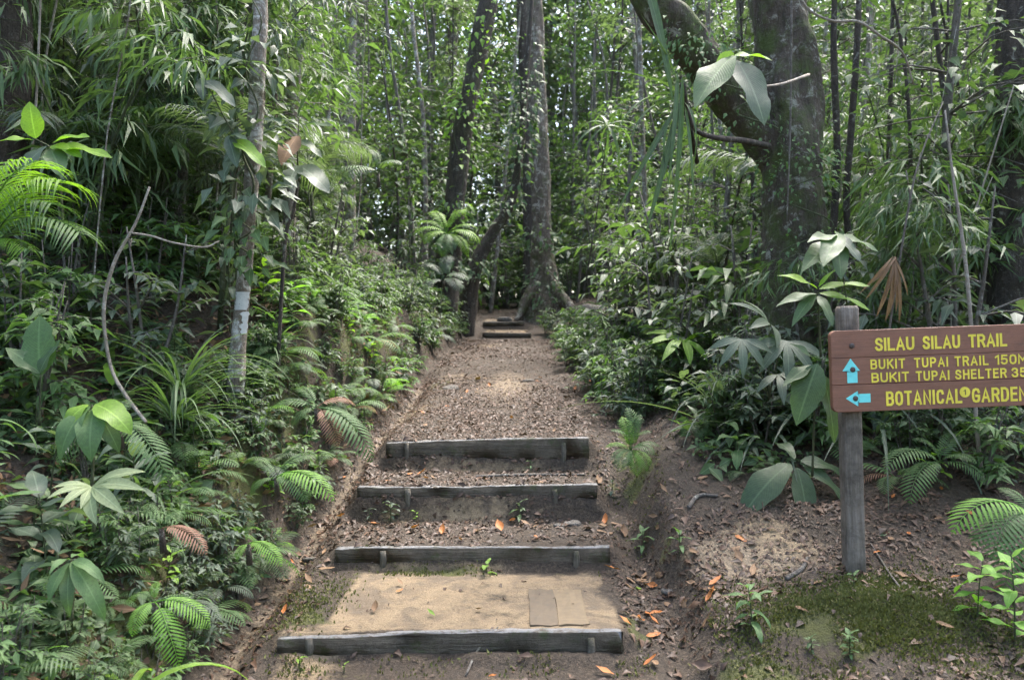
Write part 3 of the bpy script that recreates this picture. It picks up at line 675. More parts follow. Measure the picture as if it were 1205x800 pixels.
# ------------------------------------------------------------------ leaf library for plants whose leaves can be picked apart
LM = {}
def leaf_mesh(kind, mat):
    k = (kind, mat)
    if k not in LM:
        mb = MB()
        spec = dict(lance=(1, .26, .55, .2, 7, .85), lance_d=(1, .26, 1.3, .25, 8, .85), ovate=(1, .38, .4, .18, 7, .8), ovate_d=(1, .38, 1.2, .2, 8, .8), narrow=(1, .10, .7, .3, 7, .9), narrow_d=(1, .10, 1.6, .3, 8, .9),
                    plantain=(1, .36, .9, .12, 10, .75), strap=(1, .045, 1.5, .5, 12, .55), strap_u=(1, .05, .5, .5, 10, .6))[kind]
        leaf(mb, (0, 0, 0), (0, 1, 0), (0, 0, 1), spec[0], spec[1], spec[2], spec[3], 12, .5, spec[5], wav=.24, sharp=.85)
        LM[k] = mb.mesh("leaf", ML[mat])
    return LM[k]
def fan_mesh(mat, n=5, spread=70):
    k = ("fan", mat, n)
    if k not in LM:
        mb = MB()
        for i in range(n):
            a = R(-spread+2*spread*i/(n-1)); l = 1-.25*abs(i-(n-1)/2)/((n-1)/2)
            leaf(mb, (math.sin(a)*.02, .02, .002*i), (math.sin(a), math.cos(a), .15), (0, 0, 1), l, .20, .8, .25, 6, .4+.1*i, .95)
        LM[k] = mb.mesh("leaf", ML[mat])
    return LM[k]
def frond_mesh(mat, v=0, arch=1.0, n=17):
    k = ("frond", mat, v)
    if k not in LM:
        mb = MB(); rs = np.random.default_rng(v+40); pts = []; p = np.array([0, 0, 0.]); a = .55+.1*v
        for i in range(n+5):
            pts.append(p.copy()); p = p+np.array([.10*math.sin(v*2+i*.25), math.cos(a), math.sin(a)])/(n+4); a -= arch*1.9/(n+4)*(.6+.8*i/(n+4))
        tube(mb, pts, [.009, .006, .002], 4, .3)
        for i in range(4, n+4):
            t = (i-4)/n; tg = pts[i+1]-pts[i]; tg /= np.linalg.norm(tg)
            L = (.24+.02*v)*max(.05, math.sin(math.pi*(.22+.78*t)**1.15))*rs.uniform(.9, 1.1)
            for s in (-1, 1):
                d = np.array([s*1.0, 0, 0])+tg*(.45+.35*t)+np.array([0, 0, -.08])
                up = np.cross(np.array([1., 0, 0]), tg)
                leaf(mb, pts[i], d, up, L, .034*(1-.45*t), .55+rs.uniform(-.15, .25), .12, 4, float(np.clip(.45+rs.uniform(-.2, .2)+.1*t, 0, .85)), .62, sharp=.8)
        LM[k] = mb.mesh("frond", ML[mat])
    return LM[k]
def palm_frond_mesh(mat, v=0):
    k = ("palm", mat, v)
    if k not in LM:
        mb = MB(); rs = np.random.default_rng(v+70); pts = []; p = np.zeros(3); a = .9; n = 21
        for i in range(n+5):
            pts.append(p.copy()); p = p+np.array([.01, math.cos(a), math.sin(a)])/(n+4); a -= 1.7/(n+4)
        tube(mb, pts, [.010, .007, .003], 5, .4)
        for i in range(4, n+4):
            t = (i-4)/n; tg = pts[i+1]-pts[i]; tg /= np.linalg.norm(tg); L = .34*(.7+.6*math.sin(math.pi*(.15+.7*t)))*rs.uniform(.9, 1.1)
            for s in (-1, 1):
                leaf(mb, pts[i], np.array([s, 0, 0])+tg*.8+np.array([0, 0, .15]), np.cross(np.array([1., 0, 0]), tg), L, .021, rs.uniform(.9, 2.0), .3, 5, rs.uniform(.2, .8), .7)
        LM[k] = mb.mesh("frond", ML[mat])
    return LM[k]

# ------------------------------------------------------------------ plant builders (one of each kind; copied later)
def rdir(az, el): return Vector((math.cos(az)*math.cos(el), math.sin(az)*math.cos(el), math.sin(el)))
def fern(nf=7, L=.5, mat="fern", label=None, odd=None):
    t = thing("fern", label, "fern")
    for i in range(nf):
        a = 2*math.pi*i/nf+random.uniform(-.35, .35); d = rdir(a, random.uniform(-.1, .45))
        obj("frond", frond_mesh(odd if (odd and i == 0) else mat, random.randint(0, 3)), t, place((0, 0, 0), d, (0, 0, 1), L*random.uniform(.7, 1.15)))
    return t
def seedling(h=.3, nl=8, leafL=.14, kind="lance", mat="mid", stem="green", label=None, name="seedling", cat="plant", bare=.3, spread=.35, rosette=False):
    t = thing(name, label, cat); mb = MB(); lean = (random.uniform(-.1, .1)*h, random.uniform(-.1, .1)*h)
    pts = spline([(0, 0, -.03), (lean[0]*.3, lean[1]*.3, h*.5), (lean[0], lean[1], h)], 8); tube(mb, pts, [max(.0035, h*.012), max(.002, h*.006)], 5)
    obj("stem", mb.mesh("stem", MB_[stem]), t)
    for i in range(nl):
        f = 1 if rosette else bare+(1-bare)*(i+.5)/nl
        k = min(6, int(f*7)); p = pts[k]*(1-(f*7-k))+pts[k+1]*(f*7-k)
        a = i*2.4+random.uniform(-.4, .4); el = random.uniform(-.1, .55)+(f-.5)*.6
        obj("leaf", leaf_mesh(kind if random.random() < .6 else (kind+"_d" if kind+"_d" in ("lance_d", "ovate_d", "narrow_d") else kind), mat), t, place(p, rdir(a, el), (0, 0, 1), leafL*random.uniform(.65, 1.15)))
    return t
def clump(n=26, L=.55, mat="mid", w=.02, name="grass_clump", label=None, cat="grass clump", up=1.0):
    t = thing(name, label, cat); mb = MB()
    for i in range(n):
        a = random.uniform(0, 2*math.pi); el = random.uniform(.35, 1.25)*up; r = random.uniform(0, .05)
        leaf(mb, (r*math.cos(a), r*math.sin(a), -.02), rdir(a, el), (0, 0, 1), L*random.uniform(.55, 1.15), w*random.uniform(.7, 1.2), random.uniform(.8, 2.3), .5, 9, random.uniform(.15, .85), .5)
    o = obj("blades", mb.mesh("blades", ML[mat]), t); o['kind'] = 'stuff'
    return t
def shrub(h=1.2, nb=16, nl=9, leafL=.11, asp=.36, mat="dark", bark="grey", label=None, name="shrub", cat="shrub", spread=.55, seed=0):
    rs = np.random.default_rng(seed); t = thing(name, label, cat); ms, ml = MB(), MB(); P, D = [], []
    for s in range(3):
        a0 = rs.uniform(0, 6.28); top = np.array([math.cos(a0)*spread*h*.3, math.sin(a0)*spread*h*.3, h*rs.uniform(.75, 1)])
        pts = spline([(0, 0, -.05), top*.5+np.array([rs.uniform(-.05, .05), rs.uniform(-.05, .05), 0]), top], 9); tube(ms, pts, [.012*h+.003, .004], 5)
        for b in range(nb//3):
            f = rs.uniform(.2, 1); k = min(7, int(f*8)); p0 = pts[k]; a = rs.uniform(0, 6.28); bl = h*spread*rs.uniform(.35, .9)*(1.15-f*.5); el = rs.uniform(-.1, .7)
            d = np.array(rdir(a, el)); e = p0+d*bl+np.array([0, 0, -.12*bl]); bp = spline([p0, p0+d*bl*.5+np.array([0, 0, .05*bl]), e], 6); tube(ms, bp, [.005*h+.001, .002], 4)
            for l in range(nl):
                g = (l+.6)/nl; kk = min(4, int(g*5)); q = bp[kk]*(1-(g*5-kk))+bp[kk+1]*(g*5-kk)
                aa = a+(1 if l % 2 else -1)*rs.uniform(.5, 1.3); P.append(q); D.append(np.array(rdir(aa, rs.uniform(-.5, .3))))
    n = len(P); U_ = np.tile([0, 0, 1.], (n, 1))+rs.normal(0, .3, (n, 3)); L = leafL*rs.uniform(.55, 1.3, n)
    cheap_leaves(ml, P, D, U_, L, L*asp*rs.uniform(.8, 1.2, n), rs.uniform(.05, .9, n), bend=.22)
    obj("stem", ms.mesh("stem", MB_[bark]), t); o = obj("foliage", ml.mesh("foliage", ML[mat]), t); o['kind'] = 'stuff'
    return t
def bamboo(h=2.2, nc=5, mat="grey", label=None, seed=0, leafL=.19, name="bamboo", cat="bamboo"):
    """arching thin canes with clusters of narrow hanging leaves"""
    rs = np.random.default_rng(seed+500); t = thing(name, label, cat); ms, ml = MB(), MB(); P, D = [], []
    for c in range(nc):
        a = rs.uniform(0, 6.28); r = rs.uniform(.25, .6)*h*.6; top = np.array([math.cos(a)*r, math.sin(a)*r, h*rs.uniform(.7, 1.0)])
        tip = top+np.array([math.cos(a)*r*.6, math.sin(a)*r*.6, -h*.12])
        pts = spline([(rs.uniform(-.1, .1), rs.uniform(-.1, .1), -.05), top*np.array([.3, .3, .6]), top, tip], 16); tube(ms, pts, [.009, .007, .003], 5, cap=False)
        for k in range(4, 16):
            for b in range(3):
                aa = rs.uniform(0, 6.28); bl = rs.uniform(.1, .35); e = pts[k]+np.array([math.cos(aa)*bl, math.sin(aa)*bl, -.25*bl]); tube(ms, [pts[k], (pts[k]+e)/2+np.array([0, 0, .03]), e], [.0025, .0015], 3, cap=False)
                for l in range(7):
                    f = rs.uniform(.3, 1); P.append(pts[k]*(1-f)+e*f); D.append(np.array(rdir(aa+rs.normal(0, .6), rs.uniform(-1.2, -.1))))
    n = len(P); L = leafL*rs.uniform(.6, 1.3, n); cheap_leaves(ml, P, D, np.tile([0, 0, 1.], (n, 1))+rs.normal(0, .35, (n, 3)), L, L*.105*rs.uniform(.7, 1.3, n), rs.uniform(.05, .9, n), bend=.2)
    obj("canes", ms.mesh("canes", MB_["green"]), t); o = obj("foliage", ml.mesh("foliage", ML[mat]), t); o['kind'] = 'stuff'
    return t
def forest_tree(h=6., r=.04, leaves=700, leafL=.13, asp=.38, mat="mid", bark="grey", seed=0, low=.1, name="sapling", cat="sapling", label=None, spread=.9, bend=.3):
    rs = np.random.default_rng(seed+900); t = thing(name, label, cat); ms, ml, mt = MB(), MB(), MB(); P, D = [], []
    pts = spline([(0, 0, -.2)]+[(rs.normal(0, bend*.3*k), rs.normal(0, bend*.3*k), h*k/3) for k in (1, 2, 3)], 22)
    tube(mt, pts, [r*1.25, r, r*.8, r*.3], 8 if r < .08 else 12, lump=.25, seed=seed)
    per = 18; nb = leaves//per; nc = max(4, int(h*1.1)); ck = [(low+(1-low)*rs.random()**.85, rs.uniform(0, 6.28), rs.uniform(.45, 1.15)) for _ in range(nc)]
    for b in range(nb):
        cf, ca, cl = ck[rs.integers(nc)]; f = float(np.clip(cf+rs.normal(0, .35/h), low, 1)); k = min(20, int(f*21)); p0 = pts[k]; a = ca+rs.normal(0, .55); bl = spread*cl*rs.uniform(.7, 1.2)*(1.1-.45*f); el = rs.uniform(-.1, .6)
        d = np.array(rdir(a, el)); e = p0+d*bl+np.array([0, 0, -.2*bl]); bp = spline([p0, p0+d*bl*.55, e], 5); tube(ms, bp, [.006+r*.1, .002], 4, cap=False)
        g = rs.random(per)**.7; q = np.array([bp[min(3, int(x*4))]*(1-(x*4-min(3, int(x*4))))+bp[min(3, int(x*4))+1]*(x*4-min(3, int(x*4))) for x in g])
        P.append(q+rs.normal(0, .06+.05*bl, (per, 3))); aa = a+rs.normal(0, 1., per); ee = rs.uniform(-.7, .35, per)
        D.append(np.stack([np.cos(aa)*np.cos(ee), np.sin(aa)*np.cos(ee), np.sin(ee)], 1))
    P = np.concatenate(P); D = np.concatenate(D); n = len(P); L = leafL*rs.uniform(.5, 1.3, n)
    cheap_leaves(ml, P, D, np.tile([0, 0, 1.], (n, 1))+rs.normal(0, .35, (n, 3)), L, L*asp*rs.uniform(.8, 1.2, n), rs.uniform(.02, .93, n), bend=.2)
    tk = obj("trunk", mt.mesh("trunk", MB_[bark]), t)
    obj("branches", ms.mesh("branches", MB_[bark]), tk)['kind'] = 'stuff'; obj("crown", ml.mesh("crown", ML[mat]), t)['kind'] = 'stuff'
    return t

USED = set()
def put(proto, x, y, sc=1, rz=None, label=None, group=None, z=None, sink=.0):
    r = proto if proto.name not in USED else dup(proto)
    USED.add(proto.name); USED.add(r.name)
    r.location = (x, y, (Hs(x, y) if z is None else z)-sink); r.rotation_euler = (random.uniform(-.08, .08), random.uniform(-.08, .08), random.uniform(0, 6.28) if rz is None else rz); r.scale = (sc,)*3
    if label: r['label'] = label
    if group: r['group'] = group
    elif 'group' in r.keys(): del r['group']
    return r
LMK = [(gx(276, 5), 5, "beside the pale blazed tree"), (gx(150, 4.2), 4.2, "near the bent pale stick"), (gx(108, 3.5), 3.5, "beside the glowing yellow green leaves"), (gx(110, 3.3), 3.3, "by the pale lobed palm leaves"),
       (gx(182, 3.1), 3.1, "by the bright fern at the bank's foot"), (gx(45, 3.9), 3.9, "by the big pleated leaf"), (gx(372, 5), 5, "near the fern draped over the cut bank"), (gx(528, 11), 11, "near the sunlit tree fern"), (gx(325, 4.5), 4.5, "above the gully fern"),
       (gx(522, 14), 14, "around the leaning dark trunk"), (gx(545, 15), 15, "around the crooked dark tree"), (gx(640, 17), 17, "around the mottled buttressed tree"), (gx(944, 6.5), 6.5, "around the forked mossy trunk"), (gx(905, 5.2), 5.2, "around the pale fan palm"),
       (gx(1163, 5), 5, "behind the sign board"), (gx(800, 6.9), 6.9, "around the yellow green fan leaf"), (gx(1186, 6.6), 6.6, "around the dark trunk at the right edge"), (gx(338, 7), 7, "around the flaking pale trunk"), (gx(715, 8.2), 8.2, "under the epiphyte"), (gx(2, 5.6), 5.6, "around the broad dark trunk at the left edge")]
def zone(x, y):
    b = min(LMK, key=lambda l: (l[0]-x)**2+(l[1]-y)**2)
    if (b[0]-x)**2+(b[1]-y)**2 < (.32+.07*y)**2: return b[2]
    e = 602.5+x/y*1000
    if e < 110 and y < 14: return "at the left edge "+("low on the bank" if y < 5 else "of the left slope" if y < 8 else "far up the left slope")
    if e > 1100 and y < 14: return "at the right edge "+("near the sign" if y < 6 else "beyond the sign" if y < 9 else "far behind the sign")
    if y > 24: return "far "+("left" if e < 400 else "left of centre" if e < 620 else "right of centre" if e < 850 else "right")+" in the background forest"
    if y > 17: return "in the middle forest "+("at the left" if e < 400 else "left of the path's end" if e < 620 else "right of the path's end" if e < 850 else "at the right")
    l = x < (lerpt(XL, y)+lerpt(XR, y))*.5
    if l: return ("on the left bank beside the lower steps" if y < 5 else "on the left bank above the upper steps" if y < 7.5 else "on the left slope along the long path" if y < 13 else "deep in the forest behind the left slope")
    return ("on the litter covered ground around the sign" if y < 5 else "behind the sign and mossy trunk" if (y < 8 and x > 1.6) else "at the right edge of the long path" if y < 13 else "deep in the forest right of the path")
def inview(x, y, m=120): return -m < 602.5+x/y*1000 < 1205+m

# ---- hero plants, placed where the photograph shows them
def hero_leafplant(label, origin, leaves, mat, kind, name="broad_leaf_plant", cat="plant", stem=None, bark="green"):
    """leaves: (base px, tip px) in photo pixels at the plant's own depth, as directions from the stem"""
    o = Vector(origin); t = thing(name, label, cat, None, o)
    if stem:
        mb = MB(); tube(mb, [p-np.array(tuple(o)) for p in spline(stem, 12)], [.008, .005, .003], 6); obj("stem", mb.mesh("stem", MB_[bark]), t)
    for (b, e, kw) in leaves:
        b = Vector(b); e = Vector(e); d = e-b
        obj("leaf", leaf_mesh(kw.get('kind', kind), kw.get('mat', mat)), t, place(b-o, d, kw.get('up', (0, -.5, .85)), d.length*kw.get('s', 1.08), d.length*kw.get('w', 1.)*1.0))
    return t
def A(px, py, d): return tuple(at(px, py, d))
d5 = 5.0; o5 = at(937, 545, 5.05)
hero_leafplant("rosette of big glossy dark leaves with holes spreading beside the sign post", o5, [
    (A(930, 545, d5), A(868, 590, 4.75), dict(w=1.05)), (A(938, 550, d5), A(962, 628, 4.7), dict(w=.85)), (A(945, 548, d5), A(1010, 580, 4.8), dict(w=.7)), (A(942, 542, d5), A(1002, 545, 4.95), dict(w=1.0)),
    (A(935, 540, d5), A(915, 505, 5.2), dict(w=.8))], "dark", "plantain", "rosette_plant", stem=[(o5.x, o5.y, o5.z-.2), o5])
hero_leafplant("large pale green leaves hanging left of the sign board", at(955, 500, 4.7), [
    (A(962, 428, 4.6), A(938, 492, 4.5), dict(w=1.35, mat="mid")), (A(968, 440, 4.6), A(988, 515, 4.5), dict(w=.7)), (A(955, 430, 4.65), A(925, 445, 4.5), dict(w=.8)), (A(960, 425, 4.65), A(935, 400, 4.6), dict(w=.8))], "mid", "ovate", stem=[A(956, 560, 4.75), A(958, 490, 4.7), A(962, 425, 4.6)])
c = at(985, 282, 4.75)
hero_leafplant("slender stem topped by a spray of drooping oval leaves above the sign post", at(1000, 420, 4.75), [
    (A(985, 280, 4.75), A(946, 308, 4.6), dict()), (A(984, 278, 4.75), A(955, 276, 4.6), dict(w=.9)), (A(986, 276, 4.75), A(972, 300, 4.5), dict()), (A(986, 278, 4.75), A(1014, 300, 4.6), dict(mat="grey")), (A(987, 278, 4.75), A(1034, 288, 4.7), dict()),
    (A(986, 278, 4.75), A(1000, 272, 4.95), dict()), (A(984, 282, 4.75), A(992, 318, 4.55), dict())], "mid", "ovate", stem=[A(1003, 460, 4.8), A(998, 370, 4.78), A(985, 280, 4.75)])
hero_leafplant("fresh green rosette of strap leaves left of the sign post top", at(962, 352, 4.8), [
    (A(962, 340, 4.8), A(925, 314, 4.7), dict()), (A(963, 338, 4.8), A(988, 306, 4.7), dict()), (A(964, 340, 4.8), A(1020, 325, 4.75), dict()), (A(964, 345, 4.8), A(1024, 352, 4.7), dict()), (A(961, 346, 4.8), A(918, 348, 4.7), dict(mat="mid")), (A(962, 348, 4.8), A(982, 372, 4.6), dict(mat="mid")), (A(960, 346, 4.8), A(934, 372, 4.65), dict(mat="mid"))],
    "bright", "lance", stem=[A(966, 420, 4.85), A(964, 380, 4.82), A(962, 344, 4.8)])
def fans(label, origin, spots, mat, s, name="fan_palm"):
    o = Vector(origin); t = thing(name, label, "palm", None, o)
    for (b, e, n) in spots:
        b = Vector(b); e = Vector(e); mb = MB(); tube(mb, [p-np.array(tuple(o)) for p in spline([o, (o+b)/2+Vector((0, 0, .06)), b], 8)], [.005, .003], 5); st = obj("stalk", mb.mesh("stalk", MB_["green"]), t)
        obj("leaf", fan_mesh(mat, n), t, place(b-o, e-b, (0, -.6, .6), (e-b).length*1.05))
    return t
fans("pale fan leaved palm drooping by the trail's right edge", at(905, 470, 5.2), [(A(872, 398, 5.0), A(876, 440, 4.85), 5), (A(925, 400, 5.1), A(930, 450, 4.9), 5), (A(905, 380, 5.2), A(872, 362, 5.0), 4), (A(915, 440, 5.1), A(945, 470, 4.9), 4)], "grey", .2)
fans("yellow green fan palm leaf low over the path's right edge", at(800, 440, 6.9), [(A(803, 398, 6.8), A(782, 416, 6.5), 5), (A(810, 402, 6.9), A(822, 388, 6.7), 5)], "bright", .2)
hero_leafplant("pair of pale lobed palm leaves spread on the left bank", at(110, 590, 3.3), [], "pale", "lance", "palm_seedling", "palm", stem=[A(110, 625, 3.32), A(112, 600, 3.31), A(110, 575, 3.3)])
pp = [o for o in COL.objects if o.get('label', '').startswith("pair of pale lobed")][0]
for e in (at(62, 585, 3.15), at(152, 582, 3.15)):
    b = at(108, 572, 3.3); obj("leaf", fan_mesh("pale", 4, 38), pp, place(b-pp.location, e-b, (0, -.8, .7), (e-b).length*1.1))
hero_leafplant("two glowing yellow green leaves folding over on the left bank", at(108, 560, 3.5), [
    (A(104, 476, 3.5), A(68, 492, 3.4), dict(w=1.5)), (A(112, 476, 3.5), A(150, 486, 3.4), dict(w=1.5)), (A(106, 478, 3.5), A(52, 520, 3.3), dict(mat="fern")), (A(112, 480, 3.5), A(96, 520, 3.3), dict(mat="fern", w=1.2)), (A(110, 480, 3.5), A(140, 515, 3.4), dict(mat="mid"))], "bright", "ovate_d", stem=[A(108, 575, 3.5), A(110, 520, 3.5), A(108, 476, 3.5)])
hero_leafplant("big pleated light green leaf standing upright at the left edge", at(45, 460, 3.9), [(A(48, 442, 3.9), A(40, 372, 3.95), dict(w=1.6, up=(0, -1, .1), mat="fern")), (A(48, 440, 3.9), A(10, 405, 3.9), dict(w=1.2, mat="mid")), (A(46, 440, 3.9), A(62, 400, 3.9), dict(w=1.2, mat="mid"))], "fern", "ovate", stem=[A(46, 500, 3.95), A(48, 440, 3.9)])
hero_leafplant("sprig of bright yellow green leaves high at the left edge", at(70, 200, 4.2), [
    (A(40, 165, 4.2), A(0, 160, 4.1), dict()), (A(42, 163, 4.2), A(33, 122, 4.15), dict(w=1.7)), (A(62, 168, 4.2), A(98, 152, 4.1), dict()), (A(60, 172, 4.2), A(92, 176, 4.1), dict()), (A(66, 175, 4.2), A(124, 172, 4.1), dict(w=.8)), (A(55, 172, 4.2), A(20, 196, 4.1), dict(mat="grey", w=1.3)), (A(60, 176, 4.2), A(70, 196, 4.0), dict(mat="mid"))], "bright", "ovate", "leafy_sprig", "plant", stem=[A(75, 300, 4.25), A(72, 230, 4.22), A(64, 180, 4.2), A(40, 163, 4.2)])
hero_leafplant("two very large grey green leaves hanging before the forked trunk", at(868, 70, 3.9), [
    (A(862, 66, 3.9), A(818, 108, 3.7), dict(w=1.1, mat='mid', up=(-.5, -.8, .35))), (A(868, 72, 3.9), A(906, 132, 3.75), dict(w=1.35, up=(.35, -.9, .2))), (A(864, 66, 3.9), A(908, 62, 3.95), dict(w=.6, mat="bright")), (A(860, 60, 3.9), A(845, 84, 4.1), dict(mat="mid")), (A(870, 112, 4.0), A(882, 120, 4.0), dict(mat="mid"))], "grey", "ovate", "leafy_sprig", "plant", stem=[A(952, 88, 4.6), A(915, 100, 4.2), A(880, 98, 3.98), A(862, 66, 3.9)], bark="stick")
hero_leafplant("cluster of broad dark drooping leaves right of the pale blazed tree", at(352, 208, 5.4), [
    (A(345, 165, 5.3), A(318, 150, 5.2), dict()), (A(350, 160, 5.3), A(330, 185, 5.1), dict(mat="dead", w=1.3)), (A(352, 165, 5.3), A(378, 178, 5.2), dict(w=.9)), (A(352, 195, 5.3), A(385, 215, 5.1), dict(mat="grey", w=1.2)), (A(350, 195, 5.3), A(338, 212, 5.1), dict(mat="grey", w=1.3)), (A(355, 150, 5.35), A(385, 140, 5.2), dict(mat="dark")),
    (A(350, 140, 5.4), A(362, 100, 5.3), dict(mat="dark"))], "dark", "ovate", "broad_leaf_plant", "plant", stem=[A(352, 215, 5.4), A(350, 180, 5.35), A(352, 135, 5.35)])
hero_leafplant("sprig of pointed leaves dangling in front of the pale blazed tree", at(270, 150, 4.7), [
    (A(275, 165, 4.7), A(310, 185, 4.55), dict(mat="bright", w=.9)), (A(270, 160, 4.7), A(288, 158, 4.6), dict(mat="grey")), (A(268, 160, 4.7), A(278, 190, 4.6), dict()), (A(240, 95, 4.7), A(275, 115, 4.6), dict(mat="grey")), (A(236, 92, 4.7), A(238, 112, 4.6), dict()), (A(240, 85, 4.7), A(212, 80, 4.6), dict())], "grey", "ovate", "leafy_sprig", "plant", stem=[A(300, 205, 4.8), A(285, 175, 4.75), A(262, 135, 4.7), A(238, 88, 4.7)])
hero_leafplant("long drooping green leaves on the lower left bank", at(85, 720, 3.0), [
    (A(82, 662, 3.0), A(48, 690, 2.85), dict()), (A(84, 660, 3.0), A(118, 705, 2.85), dict(w=1.1)), (A(86, 660, 3.0), A(112, 660, 2.9), dict()), (A(84, 662, 3.0), A(70, 712, 2.85), dict(mat="mid")), (A(82, 658, 3.0), A(60, 655, 2.9), dict()), (A(84, 656, 3.0), A(98, 640, 3.1), dict())], "fern", "lance_d", stem=[A(84, 730, 3.0), A(86, 690, 3.0), A(84, 658, 3.0)])
# pandan / strap leaves hanging from above
t = thing("strap_leaf_palm", "long strap leaves hanging and arching beside the forked limb", "palm", None, at(803, 110, 5.0))
for (b, e, w, k, up) in [((803, 110), (702, 55), 1., 'strap_u', (0, 0, 1)), ((803, 112), (690, 92), 1., 'strap', (0, 0, 1)), ((803, 118), (706, 112), 1., 'strap', (0, 0, 1)), ((801, 120), (728, 235), 1.3, 'strap_u', (0, -1, .4)), ((799, 125), (765, 262), 1.6, 'strap_u', (0, -1, .3)),
                         ((797, 85), (793, 205), 1.2, 'strap_u', (0, -1, 0)), ((803, 90), (797, 290), .9, 'strap_u', (0, -1, 0)), ((805, 120), (850, 180), 1., 'strap', (0, 0, 1)), ((800, 105), (770, 20), 1., 'strap_u', (0, -1, .3)), ((757, -30), (800, 100), 2.1, 'strap_u', (0, -1, .5)),
                         ((802, 118), (745, 180), 1., 'strap', (0, 0, 1)), ((806, 125), (822, 225), 1., 'strap_u', (0, -1, .3))]:
    b3 = at(*b, 5.0); e3 = at(*e, 4.7); obj("leaf", leaf_mesh(k, "dark" if w > 1.25 else "mid"), t, place(b3-t.location, e3-b3, up, (e3-b3).length*1.05, (e3-b3).length*w*.62))
mb = MB(); tube(mb, [(0, 0, .05), (.08, .3, .0), (.25, .75, -.25)], [.02, .02, .015], 6); obj("stem", mb.mesh("stem", MB_["dark"]), t)
hero_leafplant("epiphytic rosette of strap leaves in the trees right of the mottled trunk", at(715, 150, 8), [(A(715, 148, 8), A(715+math.cos(a)*48, 140-math.sin(a)*40+12, 8+.3*math.cos(3*a)), dict(w=1.5)) for a in np.linspace(.1, 5.9, 11)], "mid", "strap", "epiphyte", "epiphyte", stem=[A(690, 330, 8.4), A(705, 230, 8.2), A(715, 150, 8)], bark="dark")
# dead drooping leaves
t = thing("dead_frond", "withered brown frond hanging right of the sign post", "dead leaf", None, at(1052, 300, 5.0))
for (e, w) in [((1018, 342), 1.), ((1046, 352), .9), ((1070, 380), 1.), ((1058, 350), 1.), ((1025, 350), 1.2), ((1040, 372), 1.3), ((1052, 378), 1.5), ((1064, 366), 1.2), ((1076, 345), 1.), ((1032, 330), 1.)]:
    b3 = at(1052+random.uniform(-3, 3), 302, 5.0); e3 = at(*e, 4.9); obj("leaf", leaf_mesh("narrow", "dead"), t, place(b3-t.location, e3-b3, (0, -1, .2), (e3-b3).length, (e3-b3).length*w*.6))
mb = MB(); tube(mb, [p-np.array(tuple(t.location)) for p in spline([A(1040, 430, 5.1), A(1068, 250, 5.05), A(1085, 180, 5.1), A(1110, 120, 5.2)], 14)], [.008, .006, .004], 6); obj("stalk", mb.mesh("stalk", MB_["grey"]), t)

# ferns where the photograph shows them: px, ground depth, scale, material, label
def hero_fern(px, py, d, L, mat, label, tips, odd=None):
    o = at(px, py, d); t = thing("fern", label, "fern", None, o)
    for k, (tx, ty, dd, m) in enumerate(tips):
        e = at(tx, ty, d+dd); v = e-o
        obj("frond", frond_mesh(m or mat, k % 4, ), t, place((0, 0, 0), v+Vector((0, 0, -.12*v.length)), (0, -.25, 1), v.length*1.12))
    mb = MB(); tube(mb, [(0, 0, .0), (0, .02, -.10)], [.012, .016], 6); obj("rootstock", mb.mesh("rootstock", MB_["dark"]), t)
hero_fern(140, 500, 3.6, .3, "fern", "fern with one long pale frond pointing right beside the glowing leaves", [(206, 540, -.2, None), (95, 498, -.1, None), (60, 545, -.2, None), (150, 470, .1, None), (185, 500, .1, None)])
hero_fern(182, 708, 3.1, .3, "fernbright", "bright green fern with fronds spread near the foot of the left bank", [(218, 772, -.15, None), (150, 742, -.15, None), (186, 682, .05, None), (252, 738, .0, None), (240, 700, .1, "fern"), (150, 700, .1, "fern")])
hero_fern(190, 622, 3.5, .3, "fern", "fern with one withered pink frond on the left bank", [(248, 632, -.1, "fernpink"), (150, 628, -.1, None), (170, 590, .05, None), (215, 600, .05, None)])
hero_fern(292, 640, 4.0, .3, "fernbright", "small light green fern overhanging the gully", [(334, 648, -.15, None), (276, 655, -.1, None), (300, 610, .0, "fern")])
hero_fern(325, 562, 4.5, .3, "fern", "fern with two level fronds reaching over the gully", [(396, 562, -.2, "fernbright"), (362, 580, -.2, None), (300, 540, .1, None), (375, 535, .1, None), (290, 575, -.1, None)])
hero_fern(372, 480, 5.0, .4, "fern", "large fern draped over the top of the cut bank", [(452, 522, -.2, None), (420, 468, .1, "fernpink"), (340, 500, -.1, None), (400, 528, -.1, "fernpink"), (430, 492, 0., None), (350, 450, .1, None), (312, 480, 0., None)])
hero_fern(742, 530, 5.7, .3, "fern", "fern growing alone on the mossy right shoulder of the steps", [(742, 478, -.05, None), (722, 500, -.1, None), (766, 505, -.1, None), (772, 535, -.2, None), (720, 535, -.15, None), (750, 556, -.2, "fernbright"), (732, 488, .05, "fernbright"), (756, 486, .0, None), (775, 515, -.05, None), (712, 520, .0, "fernbright"), (764, 552, -.2, "fernbright"), (730, 556, -.2, None)])
hero_fern(526, 276, 11, .6, "bright", "sunlit bright green tree fern above the left slope", [(568, 272, -.3, None), (484, 268, -.2, None), (508, 246, .2, None), (550, 246, .1, None), (560, 258, .0, None), (494, 256, .1, None), (520, 300, -.4, "fern"), (498, 288, -.3, None), (556, 290, -.3, None)])
hero_fern(522, 330, 10.5, .6, "grey", "greyish fern below the sunlit tree fern", [(552, 318, -.3, None), (500, 305, .1, None), (530, 298, .2, None), (545, 345, -.3, None), (494, 338, -.3, None)])
hero_fern(1105, 545, 4.9, .4, "fern", "fern behind the post below the sign board", [(1045, 528, -.2, None), (1080, 510, 0, None), (1150, 540, -.2, None), (1125, 508, .1, None), (1070, 570, -.3, None), (1165, 560, -.2, None)])
